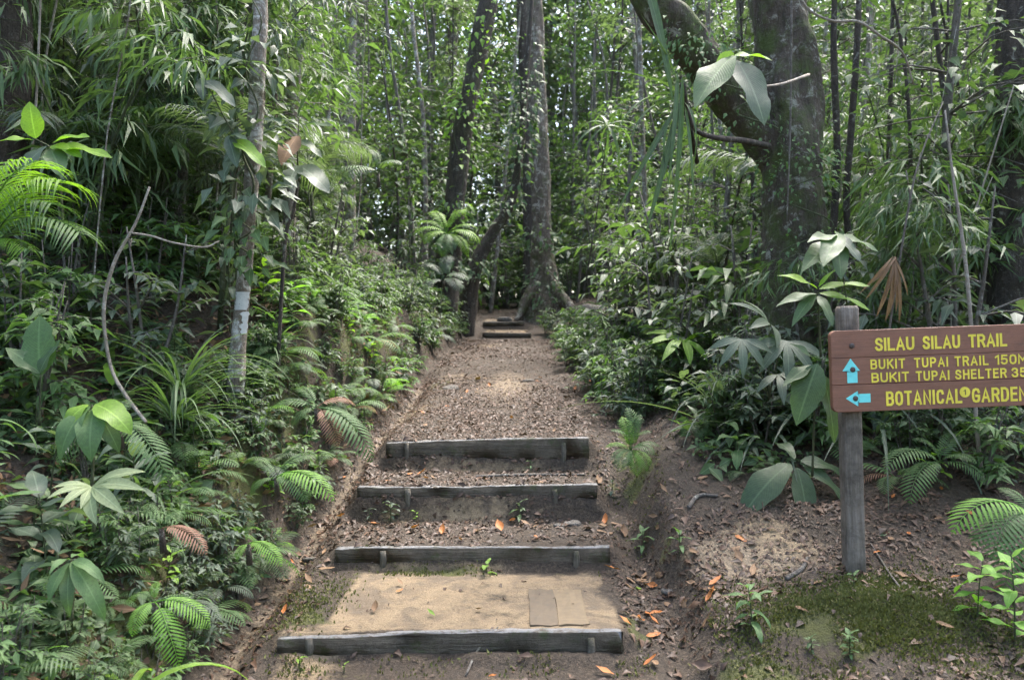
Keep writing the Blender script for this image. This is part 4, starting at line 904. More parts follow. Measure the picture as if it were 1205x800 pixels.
hero_fern(1215, 610, 4.2, .4, "fern", "fern reaching in from the right edge below the sign", [(1125, 590, -.2, "fernbright"), (1140, 620, -.2, None), (1175, 570, .1, None), (1165, 660, -.3, None), (1182, 680, -.3, None)])
hero_fern(445, 205, 6.5, .6, "mid", "leafy green frond fern high on the left slope", [(385, 195, -.2, None), (470, 185, -.2, None), (400, 210, -.3, None), (432, 175, 0, None)])
t = thing("palm", "small palm with arching bright fronds at the left edge", "palm", None, at(-12, 300, 4.0))
for (e, k) in [((70, 215), 0), ((60, 240), 1), ((40, 195), 0), ((-20, 200), 1), ((90, 270), 1), ((30, 290), 0)]:
    e3 = at(*e, 3.9); v = e3-t.location; obj("frond", palm_frond_mesh("bright" if k == 0 else "fern", k), t, place((0, 0, 0), v+Vector((0, 0, -.15*v.length)), (0, 0, 1), v.length*1.2))
mb = MB(); tube(mb, [(0, 0, .02), (0, 0, -.6)], [.02, .025], 7); obj("stem", mb.mesh("stem", MB_["green"]), t)

# small plants of the open ground, each in its own place
SP = [(885, 3.75, .20, 13, .13, "lance", "fern", "leafy seedling on the mossy mound left of the post foot"),
      (1005, 4.05, .07, 5, .045, "ovate", "fern", "tiny pale seedling at the very foot of the sign post"),
      (1150, 3.75, .26, 12, .14, "ovate", "fernbright", "bright leafy seedling at the lower right corner"),
      (1195, 3.6, .38, 14, .14, "ovate", "fernbright", "taller bright seedling against the right edge of the frame"),
      (868, 5.3, .22, 7, .17, "ovate", "fern", "seedling with four broad pale leaves on the litter slope"),
      (852, 5.6, .12, 5, .10, "ovate", "mid", "small seedling just left of the broad pale leaved one"),
      (757, 4.9, .12, 9, .10, "lance", "fern", "little rosette plant on the face of the right shoulder"),
      (800, 4.5, .12, 8, .10, "lance", "fern", "small plant beside the leaf filled right channel"),
      (720, 5.55, .10, 8, .06, "ovate", "grey", "greyish seedling at the right end of the third step"),
      (573, 4.66, .05, 4, .08, "ovate", "bright", "single bright green sprout before the second step"),
      (460, 5.30, .12, 10, .075, "ovate", "grey", "leafy sprout at the left end of the third step"),
      (612, 5.30, .11, 9, .08, "lance", "mid", "leafy sprout on the face of the third step"),
      (490, 5.30, .07, 5, .05, "ovate", "bright", "low bright sprout left of centre under the third step"),
      (435, 5.3, .09, 6, .05, "lance", "grey", "sprout on the moss at the left foot of the third step"),
      (352, 3.68, .05, 4, .04, "ovate", "bright", "tiny clover like sprout before the lowest step at its left"),
      (405, 3.65, .04, 4, .03, "ovate", "bright", "tiny sprout before the lowest step, right of the clover like one"),
      (1000, 3.55, .09, 22, .045, "ovate", "fern", "patch of small round leaves on the moss below the post"),
      (955, 3.6, .06, 14, .04, "ovate", "mid", "small round leaved sprig on the moss left of the post"),
      (675, 12.6, .35, 8, .16, "lance", "fern", "pale plant growing in the path before the far steps"),
      (625, 5.9, .08, 5, .05, "lance", "fern", "pale sprout in the litter above the third step")]
for (px, d, h, nl, ll, kind, mat, lab) in SP:
    x = gx(px, d); s = seedling(h, nl, ll, kind, mat, label=lab, bare=.12); s.location = (x, d, Hs(x, d)); s['label'] = lab
c = clump(46, .62, "mid", .016, "strap_leaf_clump", None, "plant"); put(c, gx(212, 4.45), 4.45, 1.0, label="big tuft of narrow arching leaves beside the bent pale stick", z=at(212, 452, 4.45).z)
put(c, gx(205, 4.3), 4.3, .85, label="lower tuft of narrow leaves under the bent pale stick", z=at(200, 490, 4.3).z)
c2 = clump(9, .5, "bright", .03, "strap_leaf_clump", None, "plant", .6); put(c2, gx(150, 2.95), 2.95, .95, label="tuft of long bright strap leaves at the bottom left corner", z=at(160, 815, 2.95).z)

# climbers whose leaves hide parts of the trunks
def climber(label, pts, r, n, L, mat, seed, asp=.5, hang=.4):
    rs = np.random.default_rng(seed+3000); b = np.array(tuple(pts[0])); P0 = [np.array(tuple(p))-b for p in spline(pts, 40)]
    t = thing("climbing_plant", label, "climber", None, pts[0]); ms, ml = MB(), MB(); P, D = [], []
    sp = [p+np.array([math.sin(i*.5+seed)*r*.8, -r*1.02-.02, 0]) for i, p in enumerate(P0)]; tube(ms, sp, [.008, .006, .003], 5, cap=False)
    cl = rs.random(7)
    for i in range(n):
        f = float(np.clip(cl[rs.integers(7)]+rs.normal(0, .05), 0, .999)); k = int(f*39); a = rs.uniform(math.pi*.95, math.pi*2.05); rr = r+rs.uniform(.01, .10)*(1 if r > .1 else 1.8)
        P.append(P0[k]+np.array([math.cos(a)*rr, math.sin(a)*rr, rs.normal(0, .06)])); D.append(np.array([math.cos(a)*.8, math.sin(a)*.8, -hang+rs.normal(0, .35)])+rs.normal(0, .25, 3))
    l = L*rs.uniform(.5, 1.3, n); cheap_leaves(ml, P, D, np.tile([0, -.3, 1.], (n, 1))+rs.normal(0, .3, (n, 3)), l, l*asp, rs.uniform(.1, .9, n), bend=.2)
    obj("stem", ms.mesh("stem", MB_["green"]), t); obj("foliage", ml.mesh("foliage", ML[mat]), t)['kind'] = 'stuff'
climber("leafy climber clinging to the crooked dark tree", [at(555, 330, 14.9), at(564, 303, 14.9), at(581, 272, 14.9), at(602, 236, 14.9), at(611, 185, 14.9), at(617, 120, 14.9), at(623, 40, 14.9)], .14, 420, .14, "mid", 1)
climber("climber with fresh leaves over the thick leaning dark trunk", [at(529, 290, 13.9), at(535, 230, 13.9), at(547, 140, 13.9), at(561, 70, 13.9), at(575, 0, 13.9)], .17, 260, .14, "bright", 2)
climber("dark climber low on the thick leaning dark trunk", [at(524, 330, 13.9), at(530, 285, 13.9), at(535, 235, 13.9)], .18, 260, .15, "mid", 3)
climber("sparse climber around the base of the mottled buttressed tree", [at(642, 362, 16.8), at(640, 330, 16.8), at(638, 270, 16.8)], .26, 170, .15, "mid", 4)
climber("small leaved climber on the lower forked mossy trunk", [at(936, 380, 6.45), at(934, 300, 6.45), at(934, 230, 6.45), at(932, 165, 6.45)], .25, 300, .055, "fern", 5)
climber("leafy vine winding up the pale blazed tree", [at(293, 250, 4.95), at(298, 180, 4.95), at(301, 110, 4.95), at(304, 30, 4.95), at(306, -30, 4.95)], .05, 170, .13, "grey", 6)
climber("short vine on the pale blazed tree above its paint mark", [at(287, 330, 4.95), at(290, 290, 4.95), at(294, 245, 4.95)], .05, 60, .11, "mid", 7)
climber("moss and tiny leaves trailing from the big leaning limb", [at(890, 158, 6.35), at(845, 97, 6.2), at(800, 38, 6.05)], .14, 240, .05, "fern", 8, hang=.9)

# thin vines and bare stems hanging through the undergrowth
VL = [("left", -1, 230, 30), ("right", 1, 250, 24)]
for side, sg, _, n in VL:
    k = 0
    while k < n:
        d = random.uniform(4.6, 9.5); px = random.uniform(10, 470) if sg < 0 else random.uniform(720, 1200); x = gx(px, d)
        if d < 6.7 and 840 < px < 1010: continue
        if d < 5.6 and sg > 0: continue
        if sg < 0 and lerpt(XL, d)-x < .7 or sg > 0 and x-lerpt(XR, d) < .8: continue
        z0 = Hs(x, d); h = random.uniform(1.2, 4.5); w = random.uniform(.05, .5); b = random.uniform(-.6, .6)
        P = [(0, 0, 0), (b*.3+random.gauss(0, .06), w*.3, h*.3), (b*.5+random.gauss(0, .1), 0, h*.6), (b+random.gauss(0, .1), -w*.4, h)]
        mb = MB(); r = random.uniform(.003, .009); tube(mb, spline(P, 18), [r, r*.9, r*.5], 5, lump=.3, seed=k); mt, ad = random.choice([("stick", "pale"), ("grey", "grey"), ("dark", "dark"), ("stick", "pale"), ("pale", "greyish")])
        o = obj("bare_sapling", mb.mesh("bare_sapling", MB_[mt])); o.location = (x, d, z0-.03); ln = "bent" if abs(b) > .3 else "nearly straight"; ht = "short" if h < 2.3 else "tall"
        zz = ("among the plants at the far left" if px < 160 else "near the pale blazed tree" if px < 360 else "on the slope left of the path") if sg < 0 else ("left of the forked mossy trunk" if px < 880 else "behind the sign" if px < 1090 else "at the right edge")
        tag(o, f"{ht} {ln} {ad} bare stem {zz}", "stem", f"{ht} {ln} {ad} bare stems {zz}"); k += 1

# ---- the many plants of the forest
protos_f = [fern(7, .38, "fern"), fern(6, .34, "fernbright"), fern(8, .42, "fern", odd="fernpink"), fern(6, .40, "grey"), fern(7, .36, "mid")]
protos_s = [seedling(.28, 9, .15, "lance", "mid"), seedling(.2, 7, .14, "ovate", "dark"), seedling(.35, 10, .17, "lance", "grey"), seedling(.24, 8, .12, "ovate", "mid"), seedling(.4, 11, .2, "narrow", "fern"), seedling(.3, 8, .18, "ovate", "grey"), seedling(.2, 7, .12, "lance", "fernbright"), seedling(.26, 8, .15, "ovate", "bright"), seedling(.3, 9, .17, "lance", "fern")]
protos_b = [shrub(1.1, 18, 9, .12, .36, "dark", seed=1), shrub(1.3, 18, 8, .15, .3, "mid", seed=2), shrub(.9, 21, 9, .09, .42, "grey", seed=3), shrub(1.5, 21, 9, .14, .34, "grey", seed=4), shrub(1.0, 15, 8, .18, .28, "mid", seed=5)]
protos_m = [bamboo(2.4, 6, "mid", seed=1, leafL=.15), bamboo(2.0, 5, "mid", seed=2, leafL=.20), bamboo(2.8, 6, "grey", seed=3, leafL=.16)]
protos_y = [forest_tree(5, .022, 500, .12, .36, "grey", "grey", 1, .12), forest_tree(6, .03, 640, .13, .4, "mid", "grey", 2, .15), forest_tree(4, .018, 420, .15, .34, "dark", "dark", 3, .15), forest_tree(7, .035, 700, .11, .4, "mid", "pale", 4, .2), forest_tree(5.5, .025, 500, .16, .3, "grey", "dark", 5, .2)]
protos_t = [forest_tree(11, .10, 2000, .19, .4, "mid", "grey", 11, .08, "tree", "tree", spread=2.0, bend=.6), forest_tree(12.5, .13, 2200, .2, .4, "grey", "pale", 12, .1, "tree", "tree", spread=2.2, bend=.6), forest_tree(10, .08, 1800, .17, .42, "fern", "grey", 13, .05, "tree", "tree", spread=1.9, bend=.8), forest_tree(14, .16, 2300, .22, .38, "mid", "patch", 14, .12, "tree", "tree", spread=2.4, bend=.5)]
def palm(nf=7, L=.8, mat="mid", h=.5):
    t = thing("understory_palm", None, "palm"); mb = MB(); tube(mb, [(0, 0, -.1), (.02, 0, h*.5), (0, 0, h)], [.022, .018, .014], 7); obj("stem", mb.mesh("stem", MB_["green"]), t)
    for i in range(nf):
        obj("frond", palm_frond_mesh(mat, i % 3), t, place((0, 0, h), rdir(2*math.pi*i/nf+random.uniform(-.3, .3), random.uniform(.0, .7)), (0, 0, 1), L*random.uniform(.75, 1.1)))
    return t
protos_k = [palm(7, .7, "mid", .5), palm(6, .6, "grey", .8), palm(8, .75, "grey", 1.1), palm(6, .8, "grey", 1.4)]
protos_w = [shrub(1.0, 21, 9, .14, .44, "mid", name="low_plant", cat="low plant", seed=21), shrub(1.0, 24, 9, .16, .34, "grey", name="low_plant", cat="low plant", seed=22), shrub(1.0, 21, 9, .15, .4, "dark", name="low_plant", cat="low plant", seed=23), shrub(1., 21, 9, .16, .3, "fern", name="low_plant", cat="low plant", seed=24)]
protos_p = [forest_tree(8, .022, 260, .10, .42, "grey", "pale", 31, .3, "pole_tree", "thin tree", bend=.35, spread=.7), forest_tree(9, .03, 300, .10, .42, "mid", "grey", 32, .35, "pole_tree", "thin tree", bend=.25, spread=.8), forest_tree(7, .018, 240, .11, .4, "mid", "dark", 33, .3, "pole_tree", "thin tree", bend=.5, spread=.7), forest_tree(8, .026, 260, .09, .45, "fern", "stick", 34, .35, "pole_tree", "thin tree", bend=.3, spread=.7)]
NM = dict(k=('understory palm', 'understory palms'), w=("low leafy plant", "low leafy plants"), p=("thin pole tree", "thin pole trees"), f=("fern", "ferns"), s=("broad leaved seedling", "seedlings"), b=("leafy shrub", "shrubs"), m=("bamboo", "bamboo plants"), y=("slender leafy sapling", "saplings"), t=("tall forest tree", "forest trees"), c=("strap leaf tuft", "strap leaf tufts"))
ADJ = {"fern": "green", "fernbright": "fresh green", "grey": "grey green", "mid": "mid green", "dark": "dark green", "pale": "pale"}
def adj_of(p):
    for ch in p.children:
        if ch.data and ch.data.materials and ch.data.materials[0].name in [m.name for m in ML.values()]:
            return {"leaf_dark_green": "dark green", "leaf_mid_green": "mid green", "leaf_grey_green": "grey green", "leaf_fresh_green": "fresh green", "fern_green": "soft green", "fern_fresh_green": "light green", "fern_withered_pink": "partly withered"}.get(ch.data.materials[0].name, "green")
    return "green"
def many(key, protos, n, xr, yr, sc=(.7, 1.2), ok=None, sink=.02, mind=.0):
    done = []; tries = 0
    while len(done) < n and tries < n*60:
        tries += 1; y = random.uniform(*yr); x = random.uniform(*xr)
        if not inview(x, y) or (y < 6.7 and 845 < 602.5+x/y*1000 < 1000 and key in 'mybcpk') or (key in 'mky' and y < 5.2 and 602.5+x/y*1000 < 260) or (y < 5.4 and 235 < 602.5+x/y*1000 < 330 and key in 'mybp'): continue
        if ok and not ok(x, y): continue
        if mind and any((x-a)**2+(y-b)**2 < mind*mind for a, b in done): continue
        done.append((x, y)); k = random.randrange(len(protos)); p = protos[k]
        a = adj_of(p); z = zone(x, y); s_, pl = NM[key]
        f = random.random(); sz = "small" if f < .33 else "medium sized" if f < .67 else "large"
        put(p, x, y, sc[0]+(sc[1]-sc[0])*f, label=f"{sz} {a} {s_} {z}", group=f"{sz} {a} {pl} {z}", sink=sink)
def lft(lo, hi=99): return lambda x, y: lo < lerpt(XL, y)-x < hi
def rgt(lo, hi=99): return lambda x, y: lo < x-lerpt(XR, y) < hi
protos_c = [clump(26, .6, "mid", .02), clump(22, .8, "grey", .026)]
# left bank
many('f', protos_f, 60, (-3, -.8), (2.8, 9), (.4, .85), lft(.10, .5), mind=.14)
many('s', protos_s, 90, (-3, -.8), (2.8, 9), (.3, .75), lft(.10, .6), mind=.08)
many('f', protos_f, 62, (-4, -.9), (2.8, 8.5), (.55, 1.05), lft(.38, 2.6), mind=.20)
many('s', protos_s, 96, (-4, -.9), (2.7, 9), (.55, 1.1), lft(.35, 3.0), mind=.12)
many('b', protos_b, 55, (-5, -1), (3.6, 13), (.3, .6), lft(.35, 3), mind=.2)
many('b', protos_b, 60, (-6, -1), (4.6, 13), (.6, 1.2), lft(.8, 5), mind=.3)
many('c', protos_c, 16, (-5, -1.2), (3.4, 9), (.6, 1.1), lft(.4, 3), mind=.3)
many('k', protos_k, 24, (-6, -1.2), (5.0, 10), (.7, 1.2), lft(.7, 5), mind=.4)
many('k', protos_k, 16, (1.4, 7), (5.6, 11), (.7, 1.2), rgt(.9, 6), mind=.4)
many('w', protos_w, 60, (-3, -.8), (2.7, 6.5), (.16, .34), lft(.07, .5), mind=.10)
many('b', protos_b, 14, (.8, 3), (6.9, 11), (1.1, 1.75), rgt(.35, 1.3), mind=.3)
many('w', protos_w, 34, (.3, 2), (9, 15.5), (.35, .7), rgt(-.22, .5), mind=.15)
many('w', protos_w, 30, (-2.2, -.6), (10.5, 15), (.35, .7), lft(.1, 1.2), mind=.15)
many('w', protos_w, 26, (.6, 3), (6.8, 11), (.4, .8), rgt(-.08, .5), mind=.15)
many('m', protos_m, 16, (-6, -1.2), (4.3, 9), (.75, 1.25), lambda x, y: lft(.8, 5)(x, y) and 602.5+x/y*1000 < 330, mind=.33)
many('w', protos_w, 44, (-3, -.6), (5, 15), (.25, .5), lft(.08, .55), mind=.13)
many('w', protos_w, 26, (.6, 3), (6, 15), (.25, .5), rgt(.1, .8), mind=.15)
many('p', protos_p, 24, (-9, 10), (8, 20), (.7, 1.3), lambda x, y: lft(1.2)(x, y) or rgt(1.0)(x, y), mind=.3)
many('y', protos_y, 62, (-8, -1.2), (5.5, 14), (.7, 1.15), lft(.9, 8), mind=.35)
many('s', protos_s, 48, (-3.2, -1.2), (2.7, 6), (1.0, 1.55), lft(.3, 2.0), mind=.22)
many('w', protos_w, 38, (-5, -1.2), (4.2, 8), (.4, .8), lft(.6, 3.2), mind=.2)
many('k', protos_k, 14, (-6, -2), (5.4, 9), (.9, 1.4), lft(1.0, 5), mind=.5)
many('w', protos_w, 26, (1.3, 3.2), (5.5, 6.6), (.35, .75), lambda x, y: 820 < 602.5+x/y*1000 < 1080, mind=.14)
many('w', protos_w, 24, (2.2, 4), (4.9, 6.2), (.3, .6), lambda x, y: 602.5+x/y*1000 > 1030, mind=.16)
for i_, (px_, d_, k_) in enumerate(((860, 6.2, .75), (893, 5.95, .6), (925, 5.9, .65), (962, 6.1, .8), (1000, 6.0, .7), (1040, 5.8, .75))):
    put(protos_b[i_ % 5], gx(px_, d_), d_, k_, label=("leafy shrub hiding the forked mossy trunk's foot, at its left edge", "low shrub before the forked mossy trunk, left of its middle", "pale shrub before the middle of the forked mossy trunk", "taller shrub at the right edge of the forked mossy trunk", "shrub directly behind the sign post", "shrub behind the title of the sign board")[i_])
many('f', protos_f, 24, (-2.6, -1.1), (3.6, 7.5), (.6, 1.0), lft(.10, .40), mind=.2)
for px_, d_, k_, lab_ in ((858, 5.9, 1.3, "tall tuft of strap leaves left of the forked mossy trunk's base"), (905, 5.7, 1.15, "tuft of strap leaves in front of the forked mossy trunk"), (1030, 5.6, 1.3, "tuft of strap leaves just behind the sign's left end"), (965, 5.9, 1.5, "wide tuft of strap leaves at the right of the mossy trunk's base")):
    put(protos_c[random.randrange(2)], gx(px_, d_), d_, k_, label=lab_)
# right side
many('f', protos_f, 40, (.9, 4), (4.6, 9), (.5, 1.0), lambda x, y: rgt(.6, 3)(x, y) and not (x < 2.6 and y < 5.0), mind=.2)
many('s', protos_s, 50, (.9, 4.2), (4.7, 10), (.55, 1.2), lambda x, y: rgt(.4, 3)(x, y) and not (x < 2.2 and y < 5.3), mind=.14)
many('b', protos_b, 40, (.7, 4), (6.6, 12), (.35, .75), rgt(.15, 1.6), mind=.2)
many("b", protos_b, 48, (.8, 7), (5.4, 13), (.7, 1.35), lambda x, y: rgt(.6 if y > 7 else 1.1, 6)(x, y), mind=.28)
many('c', protos_c, 8, (1, 5), (5.5, 9), (.6, 1.1), rgt(1.0, 4), mind=.3)
many('m', protos_m, 13, (1.8, 7), (5.6, 10), (.75, 1.3), lambda x, y: rgt(1.2, 6)(x, y) and 602.5+x/y*1000 > 965, mind=.33)
many('y', protos_y, 56, (1, 9), (6.2, 14), (.7, 1.2), rgt(1.0, 8), mind=.35)
# along the far path and behind
many('b', protos_b, 20, (-2.4, 2.2), (18.3, 24), (1.2, 2.0), None, mind=.4)
many('b', protos_b, 45, (-9, 9), (12, 22), (.8, 1.7), lambda x, y: lft(.3)(x, y) or rgt(.3)(x, y) or y > 18.5, mind=.4)
many('f', protos_f, 18, (-3, 3), (9, 17), (.8, 1.4), lambda x, y: lft(.2, 1.5)(x, y) or rgt(.2, 1.5)(x, y), mind=.4)
many('y', protos_y, 150, (-14, 14), (13, 26), (.9, 1.8), lambda x, y: lft(.7)(x, y) or rgt(.8)(x, y) or y > 19, mind=.4)
many('t', protos_t, 120, (-34, 34), (18.5, 48), (.75, 1.2), lambda x, y: (lft(1.)(x, y) or rgt(1.)(x, y) or y > 21), mind=1.0)

# ------------------------------------------------------------------ countless things: far forest, ground cover, litter, moss
def mass(name, centres, per, rad, L, mat, kindlabel):
    P = []; 
    for c in centres: P.append(RNG.normal(0, 1, (per, 3))*np.array([rad, rad, rad*.7])+np.array(c))
    P = np.concatenate(P); n = len(P); D = RNG.normal(0, 1, (n, 3)); D[:, 2] = D[:, 2]*.5-.35
    l = L*RNG.uniform(.6, 1.3, n); mb = MB(); cheap_leaves(mb, P, D, np.tile([0, 0, 1.], (n, 1))+RNG.normal(0, .4, (n, 3)), l, l*.42, RNG.uniform(.0, .93, n))
    return tag(obj(name, mb.mesh(name, ML[mat])), kindlabel, None, None, 'stuff')
cs = []
for i in range(4000):
    y = random.uniform(28, 60); x = random.uniform(-.75, .75)*y; h = float(lerpt(RIGHT, y)); cs.append((x, y, h+random.random()**1.05*27*(y/50)))
mass("far_forest", cs, 74, 1.3, .40, "grey", "pale mass of distant forest foliage closing the view")
cs = []
for i in range(700):
    a = random.uniform(R(40), R(320)); r = random.uniform(9, 22); x, y = r*math.sin(a), r*math.cos(a)
    if abs(x) < 4 and y > -3: continue
    cs.append((x, y, Hs(x, y)+random.uniform(0, 13)))
mass("side_forest", cs, 55, .9, .34, "mid", "forest foliage closing in around the trail")
def scatter(n, xr, yr, ok, inv=True):
    x = RNG.uniform(*xr, n); y = RNG.uniform(*yr, n); k = ok(x, y)
    if inv: px = 602.5+x/y*1000; k &= (px > -60) & (px < 1265)
    x, y = x[k], y[k]; return x, y, H(x, y)
def normals(x, y, e=.02):
    zx = (H(x+e, y, False)-H(x-e, y, False))/(2*e); zy = (H(x, y+e, False)-H(x, y-e, False))/(2*e)
    n = np.stack([-zx, -zy, np.ones_like(zx)], 1); return n/np.linalg.norm(n, axis=1)[:, None]
def litter(name, n, xr, yr, ok, L, mat, label, lift=.006, asp=.42, jitter=.25):
    x, y, z = scatter(n, xr, yr, ok); m = len(x); N_ = normals(x, y)+RNG.normal(0, jitter, (m, 3)); a = RNG.uniform(0, 6.28, m)
    D = np.stack([np.cos(a), np.sin(a), np.zeros(m)], 1); N_ /= np.linalg.norm(N_, axis=1)[:, None]; D = D-N_*(D*N_).sum(1)[:, None]
    l = L*np.clip(np.exp(RNG.normal(-.2, .52, m)), .3, 2.1); mb = MB(); cheap_leaves(mb, np.stack([x, y, z+lift], 1), D, N_, l, l*asp*RNG.uniform(.6, 1.3, m), RNG.beta(1.5, 2.2, m), fold=.2, bend=RNG.uniform(-.5, .4))
    return tag(obj(name, mb.mesh(name, ML[mat])), label, None, None, 'stuff')
wob = lambda x, y: fbm(x*3, y*3, 200, 3)
def lit_ok(x, y):
    xl = lerpt(XL, y); xr = lerpt(XR, y); c = np.full(x.shape, .25)
    c = np.where((x > .55) & (x < 1.0) & (y < 5.2), 1., c); c = np.where((x > xr), .7, c)
    c = np.where((x > xl) & (x < xr) & (y > 6.05) & (y < 14.5), .8, c); c = np.where((x > xl) & (x < xr) & (y > 4.8) & (y < 6.05), .55, c)
    c = np.where((x > -.95) & (x < .5) & (y > 3.7) & (y < 4.75), .04, c); c = np.where((x > xl) & (x < xr) & (y < 3.75), .12, c)
    c = np.where((x-xl < .15) & (x > xl-.1) & (y < 9), .55, c); c = np.where(np.exp(-((x-1.55)/.5)**2-((y-3.75)/.3)**2) > .4, .08, c)
    c = np.where(x < xl-.1, .5, c)
    return RNG.random(x.shape) < c*np.clip(1+1.2*wob(x, y), .1, 1.6)*np.where((y > 6) & (x > xl) & (x < xr), .75, 1)*np.clip(.9+2.4*fbm(x*.9+7, y*.9, 260, 3), .32, 1.5)*(1-.88*np.exp(-((x+.05)/.42)**2-((y-8.9)/1.1)**2))  # last factor thins the litter over the path's painted light patch
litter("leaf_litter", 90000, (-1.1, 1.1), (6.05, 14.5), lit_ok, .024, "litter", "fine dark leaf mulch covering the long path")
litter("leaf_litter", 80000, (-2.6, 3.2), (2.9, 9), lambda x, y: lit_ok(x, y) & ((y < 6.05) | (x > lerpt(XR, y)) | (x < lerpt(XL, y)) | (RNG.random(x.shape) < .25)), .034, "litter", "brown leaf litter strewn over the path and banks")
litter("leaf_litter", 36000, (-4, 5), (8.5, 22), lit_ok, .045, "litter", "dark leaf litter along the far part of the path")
def cov_ok(x, y):
    t = lerpt(XL, y)-x; return (t > .12) & (t < 3.5) & (wob(x*1.6, y*1.6) > -.05) & (RNG.random(x.shape) < np.where(t < .35, .5, 1.))
litter("ground_cover", 46000, (-5, -.8), (2.7, 12), cov_ok, .042, "dark", "small dark green leaves covering the left bank", lift=.02, asp=.6, jitter=.5)
litter("ground_cover", 22000, (-4, -.8), (2.7, 9), cov_ok, .06, "mid", "scattered mid green leaflets over the left bank", lift=.05, asp=.5, jitter=.6)
litter("ground_cover", 20000, (1, 6), (4.8, 12), lambda x, y: (x-lerpt(XR, y) > .5) & (wob(x, y) > 0.0) & ~((x < 2.5) & (y < 5.2)), .07, "mid", "low green leaves under the plants behind the sign", lift=.05, asp=.5, jitter=.6)
def bankdead(x, y):
    t = lerpt(XL, y)-x; return (t > .05) & (t < 3)
litter("leaf_litter", 5000, (-4, -.8), (2.7, 9), bankdead, .05, "dead", "withered brown leaves caught among the plants of the left bank", lift=.05, asp=.36, jitter=.7)
def mossy(x, y):
    xl = lerpt(XL, y); t = xl-x
    v = np.maximum.reduce([np.exp(-((x-1.55)/.5)**2-((y-3.75)/.3)**2), np.exp(-((x-1.78)/.24)**2-((y-4.1)/.16)**2), .8*np.exp(-((x+1.0)/.14)**2-((y-4.35)/.4)**2), .8*np.exp(-((x-.82)/.18)**2-((y-5.5)/.5)**2), .75*((t > .10) & (t < .6) & (y < 9)), .6*((y > 4.62) & (y < 4.72) & (x > -.7) & (x < .5)), .5*((y > 3.6) & (y < 3.74) & (x > -1) & (x < .6))])
    return RNG.random(x.shape) < v*np.clip(.6+1.6*wob(x, y), 0, 1)
x, y, z = scatter(90000, (-2.4, 2.6), (2.8, 9), mossy); x2, y2, z2 = scatter(60000, (.9, 2.3), (3.3, 4.4), mossy); x3, y3, z3 = scatter(24000, (-1.2, .6), (3.55, 4.9), mossy)
x, y, z = np.concatenate([x, x2, x3]), np.concatenate([y, y2, y3]), np.concatenate([z, z2, z3]); m = len(x); N_ = normals(x, y)+RNG.normal(0, .45, (m, 3))
mb = MB(); l = RNG.uniform(.008, .026, m); cheap_leaves(mb, np.stack([x, y, z-.002], 1), N_, RNG.normal(0, 1, (m, 3)), l, l*.45, RNG.uniform(.1, .8, m))
m_moss = leaf_mat("moss_green", (.06, .066, .020), (.135, .138, .046), .8, .15, vein=0, spec=.2)
tag(obj("moss", mb.mesh("moss", m_moss)), "short olive moss on the bank, mound and step edges", None, None, 'stuff')

# fallen leaves that can be picked out one by one
fl = {}
def fallen_mesh(mat, v):
    if (mat, v) not in fl:
        mb = MB(); leaf(mb, (0, 0, 0), (0, 1, .1), (0, 0, 1), 1, (.34, .42, .5)[v], (-.5, .7, -.9)[v], (.35, -.25, .5)[v], 6, .5, .85, wav=.25); fl[(mat, v)] = mb.mesh("fallen_leaf", ML[mat])
    return fl[(mat, v)]
def fallen(px, py, d, L, mat, label, group=None, x=None, y=None, a=None):
    if x is None: x, y = gx(px, d), d
    z = Hs(x, y); n = Vector(normals(np.array([x]), np.array([y]))[0]); a = random.uniform(0, 6.28) if a is None else a
    n = (n+Vector((random.gauss(0, .15), random.gauss(0, .15), 0))).normalized()
    o = obj("fallen_leaf", fallen_mesh(mat, random.randrange(3))); M = place((x, y, z+.012), Vector((math.cos(a), math.sin(a), 0))-n*(n.x*math.cos(a)+n.y*math.sin(a)), n, L); o.matrix_basis = M
    return tag(o, label, "leaf", group)
for a in [(757, 775, 3.66, .075, "orange", "orange fallen leaf right of the lowest step"), (723, 785, 3.62, .09, "orange", "curled rust coloured leaf near the lowest step's right end"), (1068, 646, 4.55, .07, "orange", "orange leaf lying right of the sign post"),
          (1047, 643, 4.55, .085, "pale", "pale leaf next to the orange one right of the sign post"), (1028, 660, 4.4, .05, "orange", "small orange leaf close to the sign post"), (865, 655, 4.6, .09, "orange", "pair forming red brown leaf on the litter left of the sand patch"),
          (512, 718, 4.0, .055, "bright", "green fallen leaf lying on the sandy tread"), (440, 716, 4.05, .075, "dead", "brown leaf on the left of the sandy tread"), (474, 672, 4.45, .06, "dead", "red brown curled leaf at the back of the sandy tread"), (560, 715, 4.1, .05, "dead", "small brown leaf in the middle of the sandy tread"),
          (466, 690, 4.35, .05, "orange", "little orange leaf at the back left of the sandy tread"), (935, 745, 3.85, .07, "dead", "dark curled leaf on the moss mound"), (575, 790, 3.6, .05, "orange", "orange leaf bit before the lowest step"), (750, 675, 4.4, .07, "bright", "green leaf fallen in the right channel"),
          (480, 562, 5.75, .08, "orange", "orange leaf in the litter on the third tread"), (1100, 770, 3.7, .08, "dead", "brown leaf by the lower right seedlings"), (640, 740, 3.86, .05, "dead", "small dark leaf at the back of the beam beside the slabs")]:
    fallen(*a)
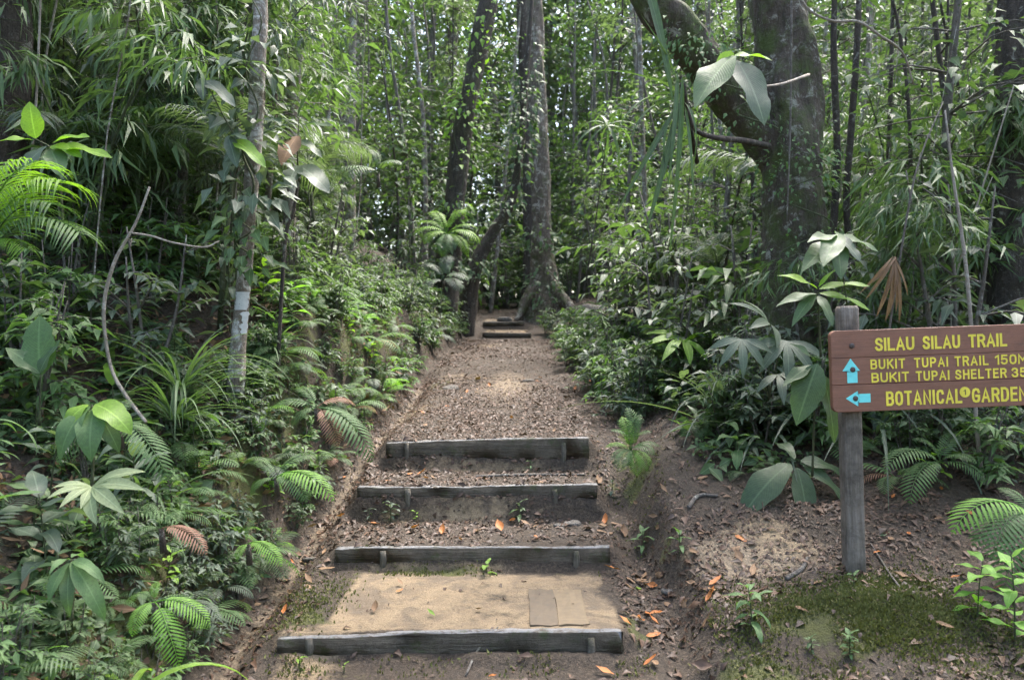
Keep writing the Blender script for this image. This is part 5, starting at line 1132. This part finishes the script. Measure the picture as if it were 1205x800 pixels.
for (n, xr, yr, ok, z) in [(60, (.55, .95), (3.6, 5.6), lambda x, y: True, "in the leaf filled channel right of the steps"), (50, (.9, 2.6), (3.7, 5.6), lambda x, y: not (abs(x-1.55) < .4 and y < 4), "on the brown ground around the sign"), (36, (-.9, .6), (4.85, 5.95), lambda x, y: True, "on the middle treads"),
                          (45, (-.8, .85), (6.1, 9.5), lambda x, y: True, "on the long dark path"), (26, (-1.3, -1.05), (3.6, 6), lambda x, y: True, "in the clay gully left of the steps")]:
    for i in range(n):
        x = random.uniform(*xr); y = random.uniform(*yr)
        if y > 6 and z.startswith("in the clay"): continue
        if not ok(x, y) or any(abs(y-s[0]) < .07 for s in STEPS): continue
        mt, cl = random.choice([("dead", "brown"), ("dead", "brown"), ("orange", "rusty orange"), ("litter", "dark")])
        fallen(0, 0, 0, random.uniform(.045, .10), mt, f"{cl} fallen leaf lying {z}", f"{cl} fallen leaves {z}", x, y)
# sticks and stones
for k, (p, r, lab) in enumerate([([(560, 556), (600, 552), (640, 550), (690, 548)], .010, "long thin stick lying across the tread below the fourth step"), ([(548, 792), (560, 780), (585, 770)], .005, "thin twig before the lowest step"), ([(925, 712), (950, 705), (965, 697)], .012, "short grey stick on the bare mound left of the post"),
                                 ([(810, 600), (828, 590), (850, 592)], .012, "crooked root like stick above the right channel"), ([(1060, 735), (1072, 715), (1075, 695)], .006, "fine bent twig right of the moss mound")]):
    dd = (5.7, 3.62, 4.2, 4.85, 4.0)[k]; P = []
    for (px, py) in p:
        x = gx(px, dd); y = dd+(p[0][1]-py)*.012; P.append((x, y, Hs(x, y)+r*.9))
    mb = MB(); tube(mb, np.array([q for q in spline(P, 14)])-np.array(P[0]), [r, r, r*.6], 7, lump=.4); o = obj("stick", mb.mesh("stick", MB_["grey"])); o.location = P[0]; tag(o, lab, "stick")
def stone(x, y, r, lab, flat=.55, grp=None):
    mb = MB(); V = []; n, m = 8, 10; sd_ = random.random()*50
    for i in range(n+1):
        th = math.pi*i/n
        for j in range(m):
            a = 2*math.pi*j/m; k = 1+.9*float(vnoise(np.array([math.cos(a)*1.3*math.sin(th)+sd_]), np.array([math.sin(a)*1.3*math.sin(th)+math.cos(th)+sd_]), 4)[0])
            V.append((r*k*math.sin(th)*math.cos(a), r*k*math.sin(th)*math.sin(a), r*flat*k*max(-.6, min(.62, math.cos(th)*1.1))))
    mb.add(V, None, [(i*m+j, (i+1)*m+j, (i+1)*m+(j+1) % m, i*m+(j+1) % m) for i in range(n) for j in range(m)])
    o = obj("stone", mb.mesh("stone", M_STONE)); o.location = (x, y, Hs(x, y)+r*flat*.05); o.rotation_euler = (0, 0, random.uniform(0, 6)); tag(o, lab, "stone", grp)
for (px, d, r, lab) in [(528, 8.6, .09, "flat grey stone at the left side of the long path"), (672, 5.25, .05, "grey stone at the right end of the middle tread"),
                        (658, 5.22, .035, "smaller stone beside the grey one at the right end of the middle tread"), (622, 9.2, .07, "dark stone in the middle of the long path"), (595, 16.6, .18, "mossy boulder where the far path ends"), (700, 16.3, .25, "grey boulder right of the buttressed tree"), (785, 4.4, .04, "small pale stone in the leaf filled channel"), (365, 4.9, .04, "dark pebble in the clay gully")]:
    stone(gx(px, d), d, r, lab)
